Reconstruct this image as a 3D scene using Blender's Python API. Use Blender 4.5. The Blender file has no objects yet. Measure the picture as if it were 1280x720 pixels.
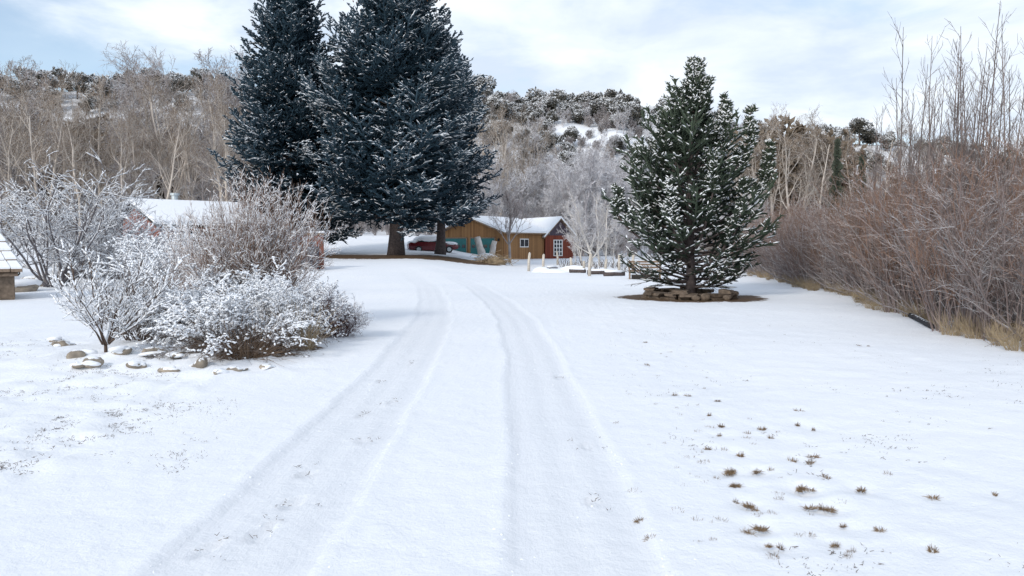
import bpy, math, random
import numpy as np
from mathutils import Vector, Matrix

R = math.radians
sc = bpy.context.scene
col = sc.collection

# ------------------------------------------------------------------ camera
CAM_Z = 1.7
F = 924.0            # focal length in pixels of a 1280 wide picture
HOR = 305.0          # horizon row of a 720 high picture
cam_d = bpy.data.cameras.new("camera")
cam_d.sensor_width = 36.0
cam_d.lens = F / 1280.0 * 36.0
cam_d.clip_start = 0.05
cam_d.clip_end = 3000.0
cam = bpy.data.objects.new("camera", cam_d)
col.objects.link(cam)
cam.location = (0, 0, CAM_Z)
cam.rotation_euler = (R(90) - math.atan((360 - HOR) / F), 0, 0)
sc.camera = cam

# ------------------------------------------------------------------ light
SUN_EL, SUN_AZ = 32.0, 215.0      # compass style azimuth: behind the camera, from the left
world = bpy.data.worlds.new("World")
sc.world = world
world.use_nodes = True
wn, wl = world.node_tree.nodes, world.node_tree.links
wn.clear()
w_out = wn.new("ShaderNodeOutputWorld")
w_bg = wn.new("ShaderNodeBackground")
w_bg.inputs["Strength"].default_value = 0.105
w_sky = wn.new("ShaderNodeTexSky")
w_sky.sky_type = 'NISHITA'
w_sky.sun_disc = False
w_sky.sun_elevation = R(SUN_EL)
w_sky.sun_rotation = R(SUN_AZ)
w_sky.air_density = 1.0
w_sky.dust_density = 0.6
w_sky.ozone_density = 1.3
tc = wn.new("ShaderNodeTexCoord")
sep = wn.new("ShaderNodeSeparateXYZ")
wl.new(tc.outputs["Generated"], sep.inputs[0])
def wmath(op, a, b=None, clamp=False):
    n = wn.new("ShaderNodeMath"); n.operation = op; n.use_clamp = clamp
    for i, v in enumerate((a, b)):
        if v is None: continue
        if isinstance(v, (int, float)): n.inputs[i].default_value = v
        else: wl.new(v, n.inputs[i])
    return n.outputs[0]
zc = wmath('ADD', wmath('MAXIMUM', sep.outputs[2], 0.0), 0.16)
cmb = wn.new("ShaderNodeCombineXYZ")
wl.new(wmath('DIVIDE', sep.outputs[0], zc), cmb.inputs[0])
wl.new(wmath('DIVIDE', sep.outputs[1], zc), cmb.inputs[1])
cmb.inputs[2].default_value = 3.7
def wnoise(scale, detail, rough, dist, off):
    mp = wn.new("ShaderNodeMapping"); mp.inputs["Location"].default_value = off
    wl.new(cmb.outputs[0], mp.inputs[0])
    n = wn.new("ShaderNodeTexNoise")
    n.inputs["Scale"].default_value = scale; n.inputs["Detail"].default_value = detail
    n.inputs["Roughness"].default_value = rough; n.inputs["Distortion"].default_value = dist
    wl.new(mp.outputs[0], n.inputs["Vector"])
    return n.outputs["Fac"]
n1 = wnoise(0.85, 8.0, 0.58, 0.5, (1.3, 0.4, 0))
n2 = wnoise(2.1, 7.0, 0.55, 0.3, (5.0, 2.0, 1.0))
lift = wmath('MULTIPLY', wmath('ADD', wmath('DIVIDE', sep.outputs[0], zc), 0.6), 0.055)
cl = wmath('ADD', wmath('ADD', wmath('MULTIPLY', n1, 0.75), wmath('MULTIPLY', n2, 0.25)), lift)
mr = wn.new("ShaderNodeMapRange"); mr.interpolation_type = 'SMOOTHSTEP'
mr.inputs["From Min"].default_value = 0.41; mr.inputs["From Max"].default_value = 0.60
mr.inputs["To Min"].default_value = 0.20; mr.inputs["To Max"].default_value = 0.97
wl.new(cl, mr.inputs["Value"])
# brighter and darker parts of the cloud deck
cr = wn.new("ShaderNodeValToRGB")
cr.color_ramp.elements[0].position = 0.36; cr.color_ramp.elements[0].color = (5.5, 6.3, 7.5, 1)
cr.color_ramp.elements[1].position = 0.66; cr.color_ramp.elements[1].color = (7.9, 8.4, 8.9, 1)
wl.new(n2, cr.inputs[0])
tint = wn.new("ShaderNodeMix"); tint.data_type = 'RGBA'; tint.blend_type = 'MULTIPLY'
tint.inputs[0].default_value = 1.0
wl.new(w_sky.outputs[0], tint.inputs[6]); tint.inputs[7].default_value = (1.45, 1.42, 1.36, 1)
mix = wn.new("ShaderNodeMix"); mix.data_type = 'RGBA'
wl.new(mr.outputs[0], mix.inputs[0])
wl.new(tint.outputs[2], mix.inputs[6]); wl.new(cr.outputs[0], mix.inputs[7])
wl.new(mix.outputs[2], w_bg.inputs["Color"])
wl.new(w_bg.outputs[0], w_out.inputs[0])

sun_d = bpy.data.lights.new("sun", 'SUN')
sun_d.energy = 1.5
sun_d.angle = R(10)
sun_d.color = (1.0, 0.94, 0.86)
sun = bpy.data.objects.new("sun", sun_d)
col.objects.link(sun)
_a, _e = R(SUN_AZ), R(SUN_EL)
sdir = Vector((math.sin(_a) * math.cos(_e), math.cos(_a) * math.cos(_e), math.sin(_e)))
sun.rotation_euler = sdir.to_track_quat('Z', 'Y').to_euler()

vs = sc.view_settings
vs.view_transform = 'Standard'
vs.look = 'None'
vs.gamma = 1.0
vs.use_curve_mapping = False
vs.exposure = 0.36
sc.cycles.max_bounces = 5
sc.cycles.diffuse_bounces = 3
sc.cycles.glossy_bounces = 2
sc.cycles.use_denoising = True

# ------------------------------------------------------------------ helpers
def X(px, d): return (px - 640.0) / F * d
def Z(py, d): return CAM_Z - (py - HOR) / F * d

def norm(a):
    return a / np.maximum(np.linalg.norm(a, axis=-1, keepdims=True), 1e-9)

class MB:
    """collects geometry; build() links it as ONE mesh object"""
    def __init__(s):
        s.v = []; s.q = []; s.t = []; s.n = 0; s.att = []
    def add(s, v, quads=None, tris=None, mat=0, att=None):
        v = np.asarray(v, float).reshape(-1, 3)
        if quads is not None and len(quads):
            s.q.append((np.asarray(quads, np.int64) + s.n, mat))
        if tris is not None and len(tris):
            s.t.append((np.asarray(tris, np.int64) + s.n, mat))
        s.v.append(v)
        a = np.zeros(len(v)) if att is None else np.broadcast_to(np.asarray(att, float), (len(v),))
        s.att.append(a)
        s.n += len(v)
    def tubes(s, P0, P1, R0, R1, k=3, mat=0, att=None):
        P0 = np.asarray(P0, float).reshape(-1, 3); P1 = np.asarray(P1, float).reshape(-1, 3)
        n = len(P0)
        if n == 0: return
        R0 = np.broadcast_to(np.asarray(R0, float), (n,)); R1 = np.broadcast_to(np.asarray(R1, float), (n,))
        d = norm(P1 - P0)
        ref = np.where(np.abs(d[:, 2:3]) > 0.95, np.array([[1., 0, 0]]), np.array([[0, 0, 1.]]))
        u = norm(np.cross(ref, d)); w = np.cross(d, u)
        a = np.arange(k) * 2 * np.pi / k + np.pi / 2
        off = np.cos(a)[None, :, None] * u[:, None, :] + np.sin(a)[None, :, None] * w[:, None, :]
        A = P0[:, None, :] + off * R0[:, None, None]
        B = P1[:, None, :] + off * R1[:, None, None]
        V = np.concatenate([A, B], 1).reshape(-1, 3)
        j = np.arange(k); jn = (j + 1) % k
        f = np.stack([j, jn, jn + k, j + k], 1)
        Q = (np.arange(n) * 2 * k)[:, None, None] + f[None]
        aa = None if att is None else np.repeat(np.broadcast_to(att, (n,)), 2 * k)
        s.add(V, quads=Q.reshape(-1, 4), mat=mat, att=aa)
    def spindles(s, P0, P1, Rm, k=4, mat=0, mid=0.4, flat=1.0, att=None, r0=0.35):
        """tapering shoots, widest part way along"""
        P0 = np.asarray(P0, float).reshape(-1, 3); P1 = np.asarray(P1, float).reshape(-1, 3)
        n = len(P0)
        if n == 0: return
        Rm = np.broadcast_to(np.asarray(Rm, float), (n,))
        d = norm(P1 - P0)
        ref = np.where(np.abs(d[:, 2:3]) > 0.95, np.array([[1., 0, 0]]), np.array([[0, 0, 1.]]))
        u = norm(np.cross(ref, d)); w = np.cross(d, u)
        a = np.arange(k) * 2 * np.pi / k + np.pi / 2
        off = np.cos(a)[None, :, None] * u[:, None, :] + flat * np.sin(a)[None, :, None] * w[:, None, :]
        A = P0[:, None, :] + off * (Rm * r0)[:, None, None]
        M = (P0 + (P1 - P0) * mid)[:, None, :] + off * Rm[:, None, None]
        V = np.concatenate([A, M, P1[:, None, :]], 1).reshape(-1, 3)
        st = 2 * k + 1
        j = np.arange(k); jn = (j + 1) % k
        f4 = np.stack([j, jn, jn + k, j + k], 1)
        f3 = np.stack([j + k, jn + k, np.full(k, 2 * k)], 1)
        b = (np.arange(n) * st)[:, None, None]
        aa = None if att is None else np.repeat(np.broadcast_to(att, (n,)), st)
        s.add(V, quads=(b + f4[None]).reshape(-1, 4), tris=(b + f3[None]).reshape(-1, 3), mat=mat, att=aa)
    def poly(s, pts, radii, k=8, mat=0, cap=True, rough=0.0, rng=None):
        pts = np.asarray(pts, float); n = len(pts)
        d = norm(np.gradient(pts, axis=0))
        ref = np.array([0, 0, 1.]) if abs(d[0, 2]) < 0.9 else np.array([0, 1., 0])
        V = []
        for i in range(n):
            u = np.cross(ref, d[i]); u /= np.linalg.norm(u); w = np.cross(d[i], u)
            a = np.arange(k) * 2 * np.pi / k
            rr = radii[i] * (1 + (rng.uniform(-rough, rough, k) if rng is not None else 0))
            V.append(pts[i] + (np.cos(a) * rr)[:, None] * u + (np.sin(a) * rr)[:, None] * w)
        V = np.concatenate(V + [pts[:1], pts[-1:]])
        Q = []; T = []
        for i in range(n - 1):
            for j in range(k):
                jn = (j + 1) % k
                Q.append((i * k + j, i * k + jn, (i + 1) * k + jn, (i + 1) * k + j))
        if cap:
            for j in range(k):
                jn = (j + 1) % k
                T.append((n * k, jn, j)); T.append((n * k + 1, (n - 1) * k + j, (n - 1) * k + jn))
        s.add(V, quads=Q, tris=T, mat=mat)
    def box(s, c, size, rz=0.0, mat=0, rx=0.0):
        hx, hy, hz = [q / 2 for q in size]
        V = np.array([(x, y, z) for x in (-hx, hx) for y in (-hy, hy) for z in (-hz, hz)], float)
        if rx:
            cx, sx = math.cos(rx), math.sin(rx)
            V = V @ np.array([[1, 0, 0], [0, cx, sx], [0, -sx, cx]])
        ca, sa = math.cos(rz), math.sin(rz)
        V = V @ np.array([[ca, sa, 0], [-sa, ca, 0], [0, 0, 1]]) + np.asarray(c, float)
        s.add(V, quads=[(0, 1, 3, 2), (4, 6, 7, 5), (0, 4, 5, 1), (2, 3, 7, 6), (0, 2, 6, 4), (1, 5, 7, 3)], mat=mat)
    def hexa(s, A, B, mat=0):
        """solid between two matching quads"""
        V = np.concatenate([np.asarray(A, float), np.asarray(B, float)])
        s.add(V, quads=[(3, 2, 1, 0), (4, 5, 6, 7)] + [(i, (i + 1) % 4, 4 + (i + 1) % 4, 4 + i) for i in range(4)], mat=mat)
    def blob(s, c, size, rng, lump=0.25, mat=0, seg=10, rings=7):
        th = np.linspace(0, np.pi, rings)
        ph = np.arange(seg) * 2 * np.pi / seg
        T, Pp = np.meshgrid(th, ph, indexing='ij')
        v = np.stack([np.sin(T) * np.cos(Pp), np.sin(T) * np.sin(Pp), np.cos(T)], -1)
        k1 = rng.normal(size=(5, 3)) * 1.6; p1 = rng.uniform(0, 6.28, 5)
        dsp = 1 + lump * np.mean(np.sin(v @ k1.T + p1), -1) * 1.5
        v = v * dsp[..., None] * np.asarray(size, float) + np.asarray(c, float)
        Q = []
        for i in range(rings - 1):
            for j in range(seg):
                Q.append((i * seg + j, (i + 1) * seg + j, (i + 1) * seg + (j + 1) % seg, i * seg + (j + 1) % seg))
        s.add(v.reshape(-1, 3), quads=Q, mat=mat)
    def build(s, name, mats, parent=None, smooth=False, attname=None):
        me = bpy.data.meshes.new(name)
        V = np.concatenate(s.v) if s.v else np.zeros((0, 3))
        qs = [a for a, m in s.q]; ts = [a for a, m in s.t]
        nq = sum(len(a) for a in qs); nt = sum(len(a) for a in ts)
        loops = np.concatenate([a.ravel() for a in qs] + [a.ravel() for a in ts]) if nq + nt else np.zeros(0, int)
        me.vertices.add(len(V)); me.vertices.foreach_set("co", V.ravel())
        me.loops.add(len(loops)); me.loops.foreach_set("vertex_index", loops.astype(np.int32))
        me.polygons.add(nq + nt)
        ls = np.concatenate([np.arange(nq) * 4, nq * 4 + np.arange(nt) * 3])
        me.polygons.foreach_set("loop_start", ls.astype(np.int32))
        mi = np.concatenate([np.full(len(a), m) for a, m in s.q] + [np.full(len(a), m) for a, m in s.t])
        me.polygons.foreach_set("material_index", mi.astype(np.int32))
        me.polygons.foreach_set("use_smooth", np.full(nq + nt, smooth))
        me.update(calc_edges=True)
        if attname:
            at = me.attributes.new(attname, 'FLOAT', 'POINT')
            at.data.foreach_set("value", np.concatenate(s.att).astype(np.float32))
        for m in (mats if isinstance(mats, (list, tuple)) else [mats]):
            me.materials.append(m)
        o = bpy.data.objects.new(name, me)
        col.objects.link(o)
        if parent is not None: o.parent = parent
        return o

def tag(o, label=None, cat=None, group=None, kind=None):
    if label: o["label"] = label
    if cat: o["category"] = cat
    if group: o["group"] = group
    if kind: o["kind"] = kind
    return o

def empty(name, loc, rz=0.0, s=1.0):
    o = bpy.data.objects.new(name, None)
    o.empty_display_size = 0.2
    o.location = loc; o.rotation_euler = (0, 0, rz); o.scale = (s, s, s) if isinstance(s, (int, float)) else s
    col.objects.link(o)
    return o

KIDS = {}
def remember(root):
    KIDS[root.name] = [(c, [g for g in col.objects if g.parent == c]) for c in col.objects if c.parent == root]
    return root

def dup(root, loc, rz=0.0, s=1.0, label=None, group=None):
    r = root.copy(); col.objects.link(r)
    r.location = loc; r.rotation_euler = (0, 0, rz); r.scale = (s, s, s) if isinstance(s, (int, float)) else s
    if label: r["label"] = label
    if group: r["group"] = group
    for c, gs in KIDS.get(root.name, []):
        n = c.copy(); col.objects.link(n); n.parent = r
        for g in gs:
            m = g.copy(); col.objects.link(m); m.parent = n
    return r

class Pool:
    """prototypes of one kind: the first use of each moves the prototype itself, later uses copy it"""
    def __init__(s, protos):
        s.p = [remember(p) for p in protos]; s.used = set(); s.h = []
        for p in s.p:
            hs = [p] if p.type == 'MESH' else [c for c, _ in KIDS[p.name]]
            z = np.concatenate([np.array([v.co.z for v in c.data.vertices][::7] or [0.]) for c in hs])
            s.h.append(float(np.percentile(z, 99.6)))
    def put(s, i, loc, rz=0.0, sc_=1.0, label=None, group=None, cat=None):
        p = s.p[i % len(s.p)]
        if p.name in s.used:
            o = dup(p, loc, rz, sc_, label, group)
        else:
            s.used.add(p.name); o = p
            o.location = loc; o.rotation_euler = (0, 0, rz); o.scale = (sc_,) * 3 if isinstance(sc_, (int, float)) else sc_
        if label: o["label"] = label
        if group: o["group"] = group
        if cat: o["category"] = cat
        return o

# ------------------------------------------------------------------ value noise for the terrain
_rs = np.random.RandomState(7)
_tab = _rs.uniform(-1, 1, (256, 256))
def vnoise(x, y):
    xi = np.floor(x).astype(int); yi = np.floor(y).astype(int)
    fx = x - xi; fy = y - yi
    fx = fx * fx * (3 - 2 * fx); fy = fy * fy * (3 - 2 * fy)
    g = lambda a, b: _tab[a % 256, b % 256]
    return (g(xi, yi) * (1 - fx) + g(xi + 1, yi) * fx) * (1 - fy) + (g(xi, yi + 1) * (1 - fx) + g(xi + 1, yi + 1) * fx) * fy
def fbm(x, y, o=4):
    r = 0; a = 1.0
    for i in range(o):
        r = r + a * vnoise(x * 2 ** i + 17 * i, y * 2 ** i + 31 * i); a *= 0.5
    return r
def sst(a, b, x):
    t = np.clip((x - a) / (b - a), 0, 1); return t * t * (3 - 2 * t)

PATH_Y = np.array([-10, 0, 3.8, 7.7, 11.6, 16.5, 22, 28.5, 36, 45, 50, 55])
PATH_X = np.array([-.5, -.5, -.53, -.56, -.62, -.85, -1.4, -2.3, -4.2, -8.0, -12, -20])
HILL_AZ = np.array([-2, -.9, -.69, -.3, -.05, 0.08, .16, .28, .42, .6, .9, 2])
HILL_H = np.array([44, 45, 46, 46, 44, 42.5, 40, 35, 31, 29, 28, 28.])
TU = [(808, 428), (812, 455), (846, 494), (862, 495), (890, 522), (905, 536), (900, 503), (957, 540), (903, 548), (968, 551), (888, 565), (1003, 517), (1002, 535), (930, 573), (917, 593), (925, 612), (951, 595), (953, 594), (995, 580), (1019, 582), (940, 637), (942, 638), (957, 667), (958, 668), (983, 691), (1005, 617), (1020, 618), (1045, 643), (1062, 664), (1053, 689), (1110, 670), (1084, 618), (1086, 617), (1176, 627), (1046, 643), (1022, 575), (968, 690), (1178, 695), (1040, 602), (1020, 640), (1255, 624), (1088, 433), (1077, 433), (914, 597), (1008, 616), (1022, 541)]
TUFT_XY = [(X(px, CAM_Z * F / (py - HOR)), CAM_Z * F / (py - HOR)) for px, py in TU]
FOOT = []
_fr = random.Random(5)
for px, py in ((250, 692), (322, 668), (362, 632), (380, 597), (452, 553), (448, 520), (489, 502), (473, 475), (515, 455), (700, 470), (742, 632), (735, 560)):
    d = CAM_Z * F / (py - HOR)
    FOOT.append((X(px, d), d, _fr.uniform(-.7, .1), _fr.uniform(.7, 1.0)))

def ground(x, y, fine=False):
    x = np.asarray(x, float); y = np.asarray(y, float)
    ys = np.maximum(y, 1.0)
    left = 1 - sst(-7, 1.5, x)
    z = (0.10 + 0.52 * left) * sst(22, 42, y)
    z = z + 0.28 * left * sst(46, 51.5, y)
    far_left = 1 - sst(-12, -4, x)
    z = z + (0.2 + 1.6 * far_left) * sst(56, 88, y)
    az = x / ys
    H = np.interp(az, HILL_AZ, HILL_H)
    t = np.clip((y - 92) / 138, 0, 1.25)
    h = np.where(t < 1, t * t * (1.9 - 0.9 * t), 1 - 0.15 * (t - 1))
    z = z + H * h + 2.2 * fbm(x / 28., y / 28., 3) * sst(100, 150, y)
    # low bank behind the lawn on the right where the thicket stands
    z = z + 0.25 * sst(9, 16, x - 0.12 * ys) * (1 - sst(60, 90, y))
    z = z + 0.05 * fbm(x / 5., y / 5., 3) * sst(2, 9, np.hypot(x * .6, y)) * (1 - sst(90, 120, y))
    # snow bed hump round the shrubs and its rocks
    z = z + 0.16 * np.exp(-(((x + 4.6) / 2.3) ** 2 + ((y - 12.3) / 2.1) ** 2))
    bed = np.exp(-(((x + 4.9) / 1.7) ** 2 + ((y - 10.2) / .75) ** 2))
    z = z + bed * (.05 + .075 * fbm(x * 3.2, y * 3.2, 3))
    if fine:
        c = np.interp(y, PATH_Y, PATH_X)
        sl = np.gradient(PATH_X, PATH_Y); slope = np.interp(y, PATH_Y, sl)
        u = (x - c) / np.sqrt(1 + slope ** 2)
        wob = 0.035 * vnoise(x * 2.1, y * 1.2) + 0.018 * vnoise(x * 6, y * 5)
        trk = 0; fade = 1 - .85 * sst(17, 40, y)
        for s_, wd in ((-0.93, 0.42), (0.93, 0.41)):
            v = np.abs(u - s_ + wob) - wd
            m = 1 - sst(-0.03, 0.035, v)
            in_ = 0.004 * np.cos((u - s_) * 2 * np.pi / 0.31)
            z = z + fade * (-m * (0.022 + in_) + 0.007 * np.exp(-((v - 0.05) / 0.06) ** 2))
            trk = np.maximum(trk, m)
        trk = trk * fade
        rough = vnoise(x * 9, y * 9) * 0.5 + vnoise(x * 21, y * 21) * 0.5
        z = z + 0.009 * rough * (1 - trk) + 0.0025 * vnoise(x * 26, y * 6) * trk
        for tx, ty in TUFT_XY:
            q = ((x - tx) ** 2 + (y - ty) ** 2) / .011
            z = z - .022 * np.exp(-np.minimum(q, 40))
        # trampled, half covered lawn on the left
        lawn = sst(0.1, 0.9, -(x + 2.6) - 0.06 * y) * (1 - sst(13, 17, y))
        z = z + lawn * 0.04 * fbm(x * 4.3, y * 4.3, 4)
        lr = sst(0.3, 1.2, u - 1.6) * (1 - sst(20, 30, y))
        z = z + lr * 0.010 * fbm(x * 3.1, y * 3.1, 3)
        for fx, fy, rot, k in FOOT:
            dx = x - fx; dy = y - fy
            a = dx * math.cos(rot) + dy * math.sin(rot); b = -dx * math.sin(rot) + dy * math.cos(rot)
            q = np.sqrt((a / 0.05) ** 2 + (b / 0.13) ** 2) / k + 0.45 * vnoise(x * 15, y * 15)
            z = z - 0.026 * (1 - sst(0.75, 1.05, q)) + 0.013 * np.exp(-((q - 1.35) / 0.3) ** 2)
        return z, trk
    return z
def gz(x, y): return float(ground(x, y))
def hit(px, py, dmax=120.0):
    """where the sight line through a pixel of the photograph meets the ground"""
    dd = np.linspace(2.5, dmax, 4000)
    k = np.argmax(ground(X(px, dd), dd) >= Z(py, dd))
    return dd[k] if k > 0 else dmax

# ------------------------------------------------------------------ materials
MATS = {}
def newmat(name):
    m = bpy.data.materials.new(name); m.use_nodes = True
    nt = m.node_tree
    b = nt.nodes["Principled BSDF"]
    MATS[name] = m
    return m, nt, b
def N(nt, typ, **kw):
    n = nt.nodes.new(typ)
    for k, v in kw.items(): setattr(n, k, v)
    return n
def ramp(nt, src, stops):
    r = N(nt, "ShaderNodeValToRGB")
    e = r.color_ramp.elements
    while len(e) < len(stops): e.new(0.5)
    for el, (p, c) in zip(e, stops):
        el.position = p; el.color = (c[0], c[1], c[2], 1) if not isinstance(c, (int, float)) else (c, c, c, 1)
    nt.links.new(src, r.inputs[0])
    return r.outputs[0]
def noise_n(nt, scale, detail=4, rough=.55, coord="Object", vec=None, dist=0.0):
    if vec is None:
        t = N(nt, "ShaderNodeTexCoord"); vec = t.outputs[coord]
    n = N(nt, "ShaderNodeTexNoise")
    n.inputs["Scale"].default_value = scale; n.inputs["Detail"].default_value = detail
    n.inputs["Roughness"].default_value = rough; n.inputs["Distortion"].default_value = dist
    nt.links.new(vec, n.inputs["Vector"])
    return n.outputs["Fac"]
def mth(nt, op, a, b=None, c=None, clamp=False):
    n = N(nt, "ShaderNodeMath", operation=op); n.use_clamp = clamp
    for i, v in enumerate((a, b, c)):
        if v is None: continue
        if isinstance(v, (int, float)): n.inputs[i].default_value = v
        else: nt.links.new(v, n.inputs[i])
    return n.outputs[0]
def mixc(nt, f, a, b):
    n = N(nt, "ShaderNodeMix", data_type='RGBA')
    for s_, v in ((n.inputs[0], f), (n.inputs[6], a), (n.inputs[7], b)):
        if isinstance(v, (int, float)): s_.default_value = v
        elif isinstance(v, tuple): s_.default_value = (v[0], v[1], v[2], 1)
        else: nt.links.new(v, s_)
    return n.outputs[2]
def bump(nt, b, h, strength=.3, dist=.02):
    n = N(nt, "ShaderNodeBump"); n.inputs["Strength"].default_value = strength; n.inputs["Distance"].default_value = dist
    nt.links.new(h, n.inputs["Height"]); nt.links.new(n.outputs[0], b.inputs["Normal"])
def upness(nt):
    g = N(nt, "ShaderNodeNewGeometry"); s_ = N(nt, "ShaderNodeSeparateXYZ")
    nt.links.new(g.outputs["Normal"], s_.inputs[0]); return s_.outputs[2]
SNOW = (0.84, 0.865, 0.90)

def mat_wood(name, ca, cb, snow=0.0, thr=0.35, nscale=3.0, cover=0.5, vary=0.25, rough=.85):
    """bark or twigs; snow lies on the faces that look up, in patches (cover 0..1)"""
    m, nt, b = newmat(name)
    f = noise_n(nt, nscale, 4)
    c = ramp(nt, f, [(.3, ca), (.7, cb)])
    oi = N(nt, "ShaderNodeObjectInfo")
    hsv = N(nt, "ShaderNodeHueSaturation")
    nt.links.new(c, hsv.inputs["Color"])
    nt.links.new(mth(nt, 'MULTIPLY_ADD', oi.outputs["Random"], vary, 1 - vary / 2), hsv.inputs["Value"])
    c = hsv.outputs[0]
    if snow > 0:
        up = upness(nt)
        f2 = noise_n(nt, nscale * 1.7, 3, coord="Object")
        k = mth(nt, 'ADD', up, mth(nt, 'MULTIPLY', mth(nt, 'SUBTRACT', f2, 1 - cover), 1.6))
        mk = N(nt, "ShaderNodeMapRange"); mk.inputs["From Min"].default_value = thr; mk.inputs["From Max"].default_value = thr + .15
        mk.inputs["To Max"].default_value = snow
        nt.links.new(k, mk.inputs["Value"])
        c = mixc(nt, mk.outputs[0], c, SNOW)
    nt.links.new(c, b.inputs["Base Color"])
    b.inputs["Roughness"].default_value = rough
    b.inputs["Specular IOR Level"].default_value = 0.2
    return m

def mat_needle(name, ca, cb, tipc, snow=.9, thr=.45, cover=.5, nscale=1.2):
    m, nt, b = newmat(name)
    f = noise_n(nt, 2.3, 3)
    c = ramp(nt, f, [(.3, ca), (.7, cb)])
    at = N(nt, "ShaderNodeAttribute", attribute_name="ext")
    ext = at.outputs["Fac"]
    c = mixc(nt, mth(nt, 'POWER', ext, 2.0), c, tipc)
    up = upness(nt)
    f2 = noise_n(nt, nscale, 3)
    k = mth(nt, 'ADD', mth(nt, 'MULTIPLY', up, .8), mth(nt, 'MULTIPLY', mth(nt, 'SUBTRACT', f2, 1 - cover), 2.2))
    k = mth(nt, 'ADD', k, mth(nt, 'MULTIPLY', mth(nt, 'SUBTRACT', ext, .6), 1.1))
    mk = N(nt, "ShaderNodeMapRange"); mk.inputs["From Min"].default_value = thr; mk.inputs["From Max"].default_value = thr + .2
    mk.inputs["To Max"].default_value = snow
    nt.links.new(k, mk.inputs["Value"])
    c = mixc(nt, mk.outputs[0], c, SNOW)
    nt.links.new(c, b.inputs["Base Color"])
    b.inputs["Roughness"].default_value = .7
    b.inputs["Specular IOR Level"].default_value = 0.25
    return m

def mat_plain(name, ca, cb=None, rough=.7, nscale=6.0, bmp=0.0, metal=0.0, spec=.3):
    m, nt, b = newmat(name)
    f = noise_n(nt, nscale, 5)
    c = ramp(nt, f, [(.3, ca), (.7, cb or tuple(x * 1.25 for x in ca))])
    nt.links.new(c, b.inputs["Base Color"])
    b.inputs["Roughness"].default_value = rough; b.inputs["Metallic"].default_value = metal
    b.inputs["Specular IOR Level"].default_value = spec
    if bmp: bump(nt, b, f, .5, bmp)
    return m

# ground snow
def mat_ground():
    m, nt, b = newmat("ground_snow")
    tcn = N(nt, "ShaderNodeTexCoord"); P = tcn.outputs["Object"]
    n_big = noise_n(nt, .35, 4, vec=P)
    c = ramp(nt, n_big, [(.3, (.81, .835, .875)), (.7, (.86, .875, .90))])
    tr = N(nt, "ShaderNodeAttribute", attribute_name="track").outputs["Fac"]
    n_tr = noise_n(nt, 3.0, 5, vec=P)
    c = mixc(nt, mth(nt, 'MULTIPLY', tr, mth(nt, 'MULTIPLY_ADD', n_tr, .5, .35)), c, (.745, .765, .80))
    # bare litter under the conifers
    li = N(nt, "ShaderNodeAttribute", attribute_name="litter").outputs["Fac"]
    n_l = noise_n(nt, 2.2, 6, .65, vec=P)
    n_l2 = noise_n(nt, 14.0, 4, .7, vec=P)
    lk = mth(nt, 'ADD', li, mth(nt, 'ADD', mth(nt, 'MULTIPLY', mth(nt, 'SUBTRACT', n_l, .5), .9), mth(nt, 'MULTIPLY', mth(nt, 'SUBTRACT', n_l2, .5), .5)))
    mk = N(nt, "ShaderNodeMapRange"); mk.inputs["From Min"].default_value = .44; mk.inputs["From Max"].default_value = .56
    nt.links.new(lk, mk.inputs["Value"])
    lc = ramp(nt, n_l2, [(.3, (.045, .028, .016)), (.55, (.115, .07, .038)), (.75, (.2, .13, .07))])
    c = mixc(nt, mk.outputs[0], c, lc)
    # brush showing through the thin hill snow
    hl = N(nt, "ShaderNodeAttribute", attribute_name="hill").outputs["Fac"]
    n_h = noise_n(nt, .16, 6, .7, vec=P); n_h2 = noise_n(nt, 1.1, 4, .7, vec=P)
    hk = mth(nt, 'MULTIPLY', mth(nt, 'ADD', mth(nt, 'MULTIPLY', n_h, .6), mth(nt, 'MULTIPLY', n_h2, .5)), hl)
    mk2 = N(nt, "ShaderNodeMapRange"); mk2.inputs["From Min"].default_value = .47; mk2.inputs["From Max"].default_value = .66
    mk2.inputs["To Max"].default_value = .85
    nt.links.new(hk, mk2.inputs["Value"])
    c = mixc(nt, mk2.outputs[0], c, (.14, .115, .10))
    nt.links.new(c, b.inputs["Base Color"])
    b.inputs["Roughness"].default_value = .75
    b.inputs["Specular IOR Level"].default_value = .25
    f1 = noise_n(nt, 24.0, 7, .7, vec=P); f2 = noise_n(nt, 4.5, 5, .6, vec=P)
    mp = N(nt, "ShaderNodeMapping"); mp.inputs["Scale"].default_value = (16, 2.2, 1); nt.links.new(P, mp.inputs[0])
    f3 = mth(nt, 'MULTIPLY', noise_n(nt, 1.0, 5, .65, vec=mp.outputs[0]), mth(nt, 'MULTIPLY', tr, .4))
    bump(nt, b, mth(nt, 'ADD', mth(nt, 'ADD', mth(nt, 'MULTIPLY', f1, .55), f2), f3), .5, .042)
    return m

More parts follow.
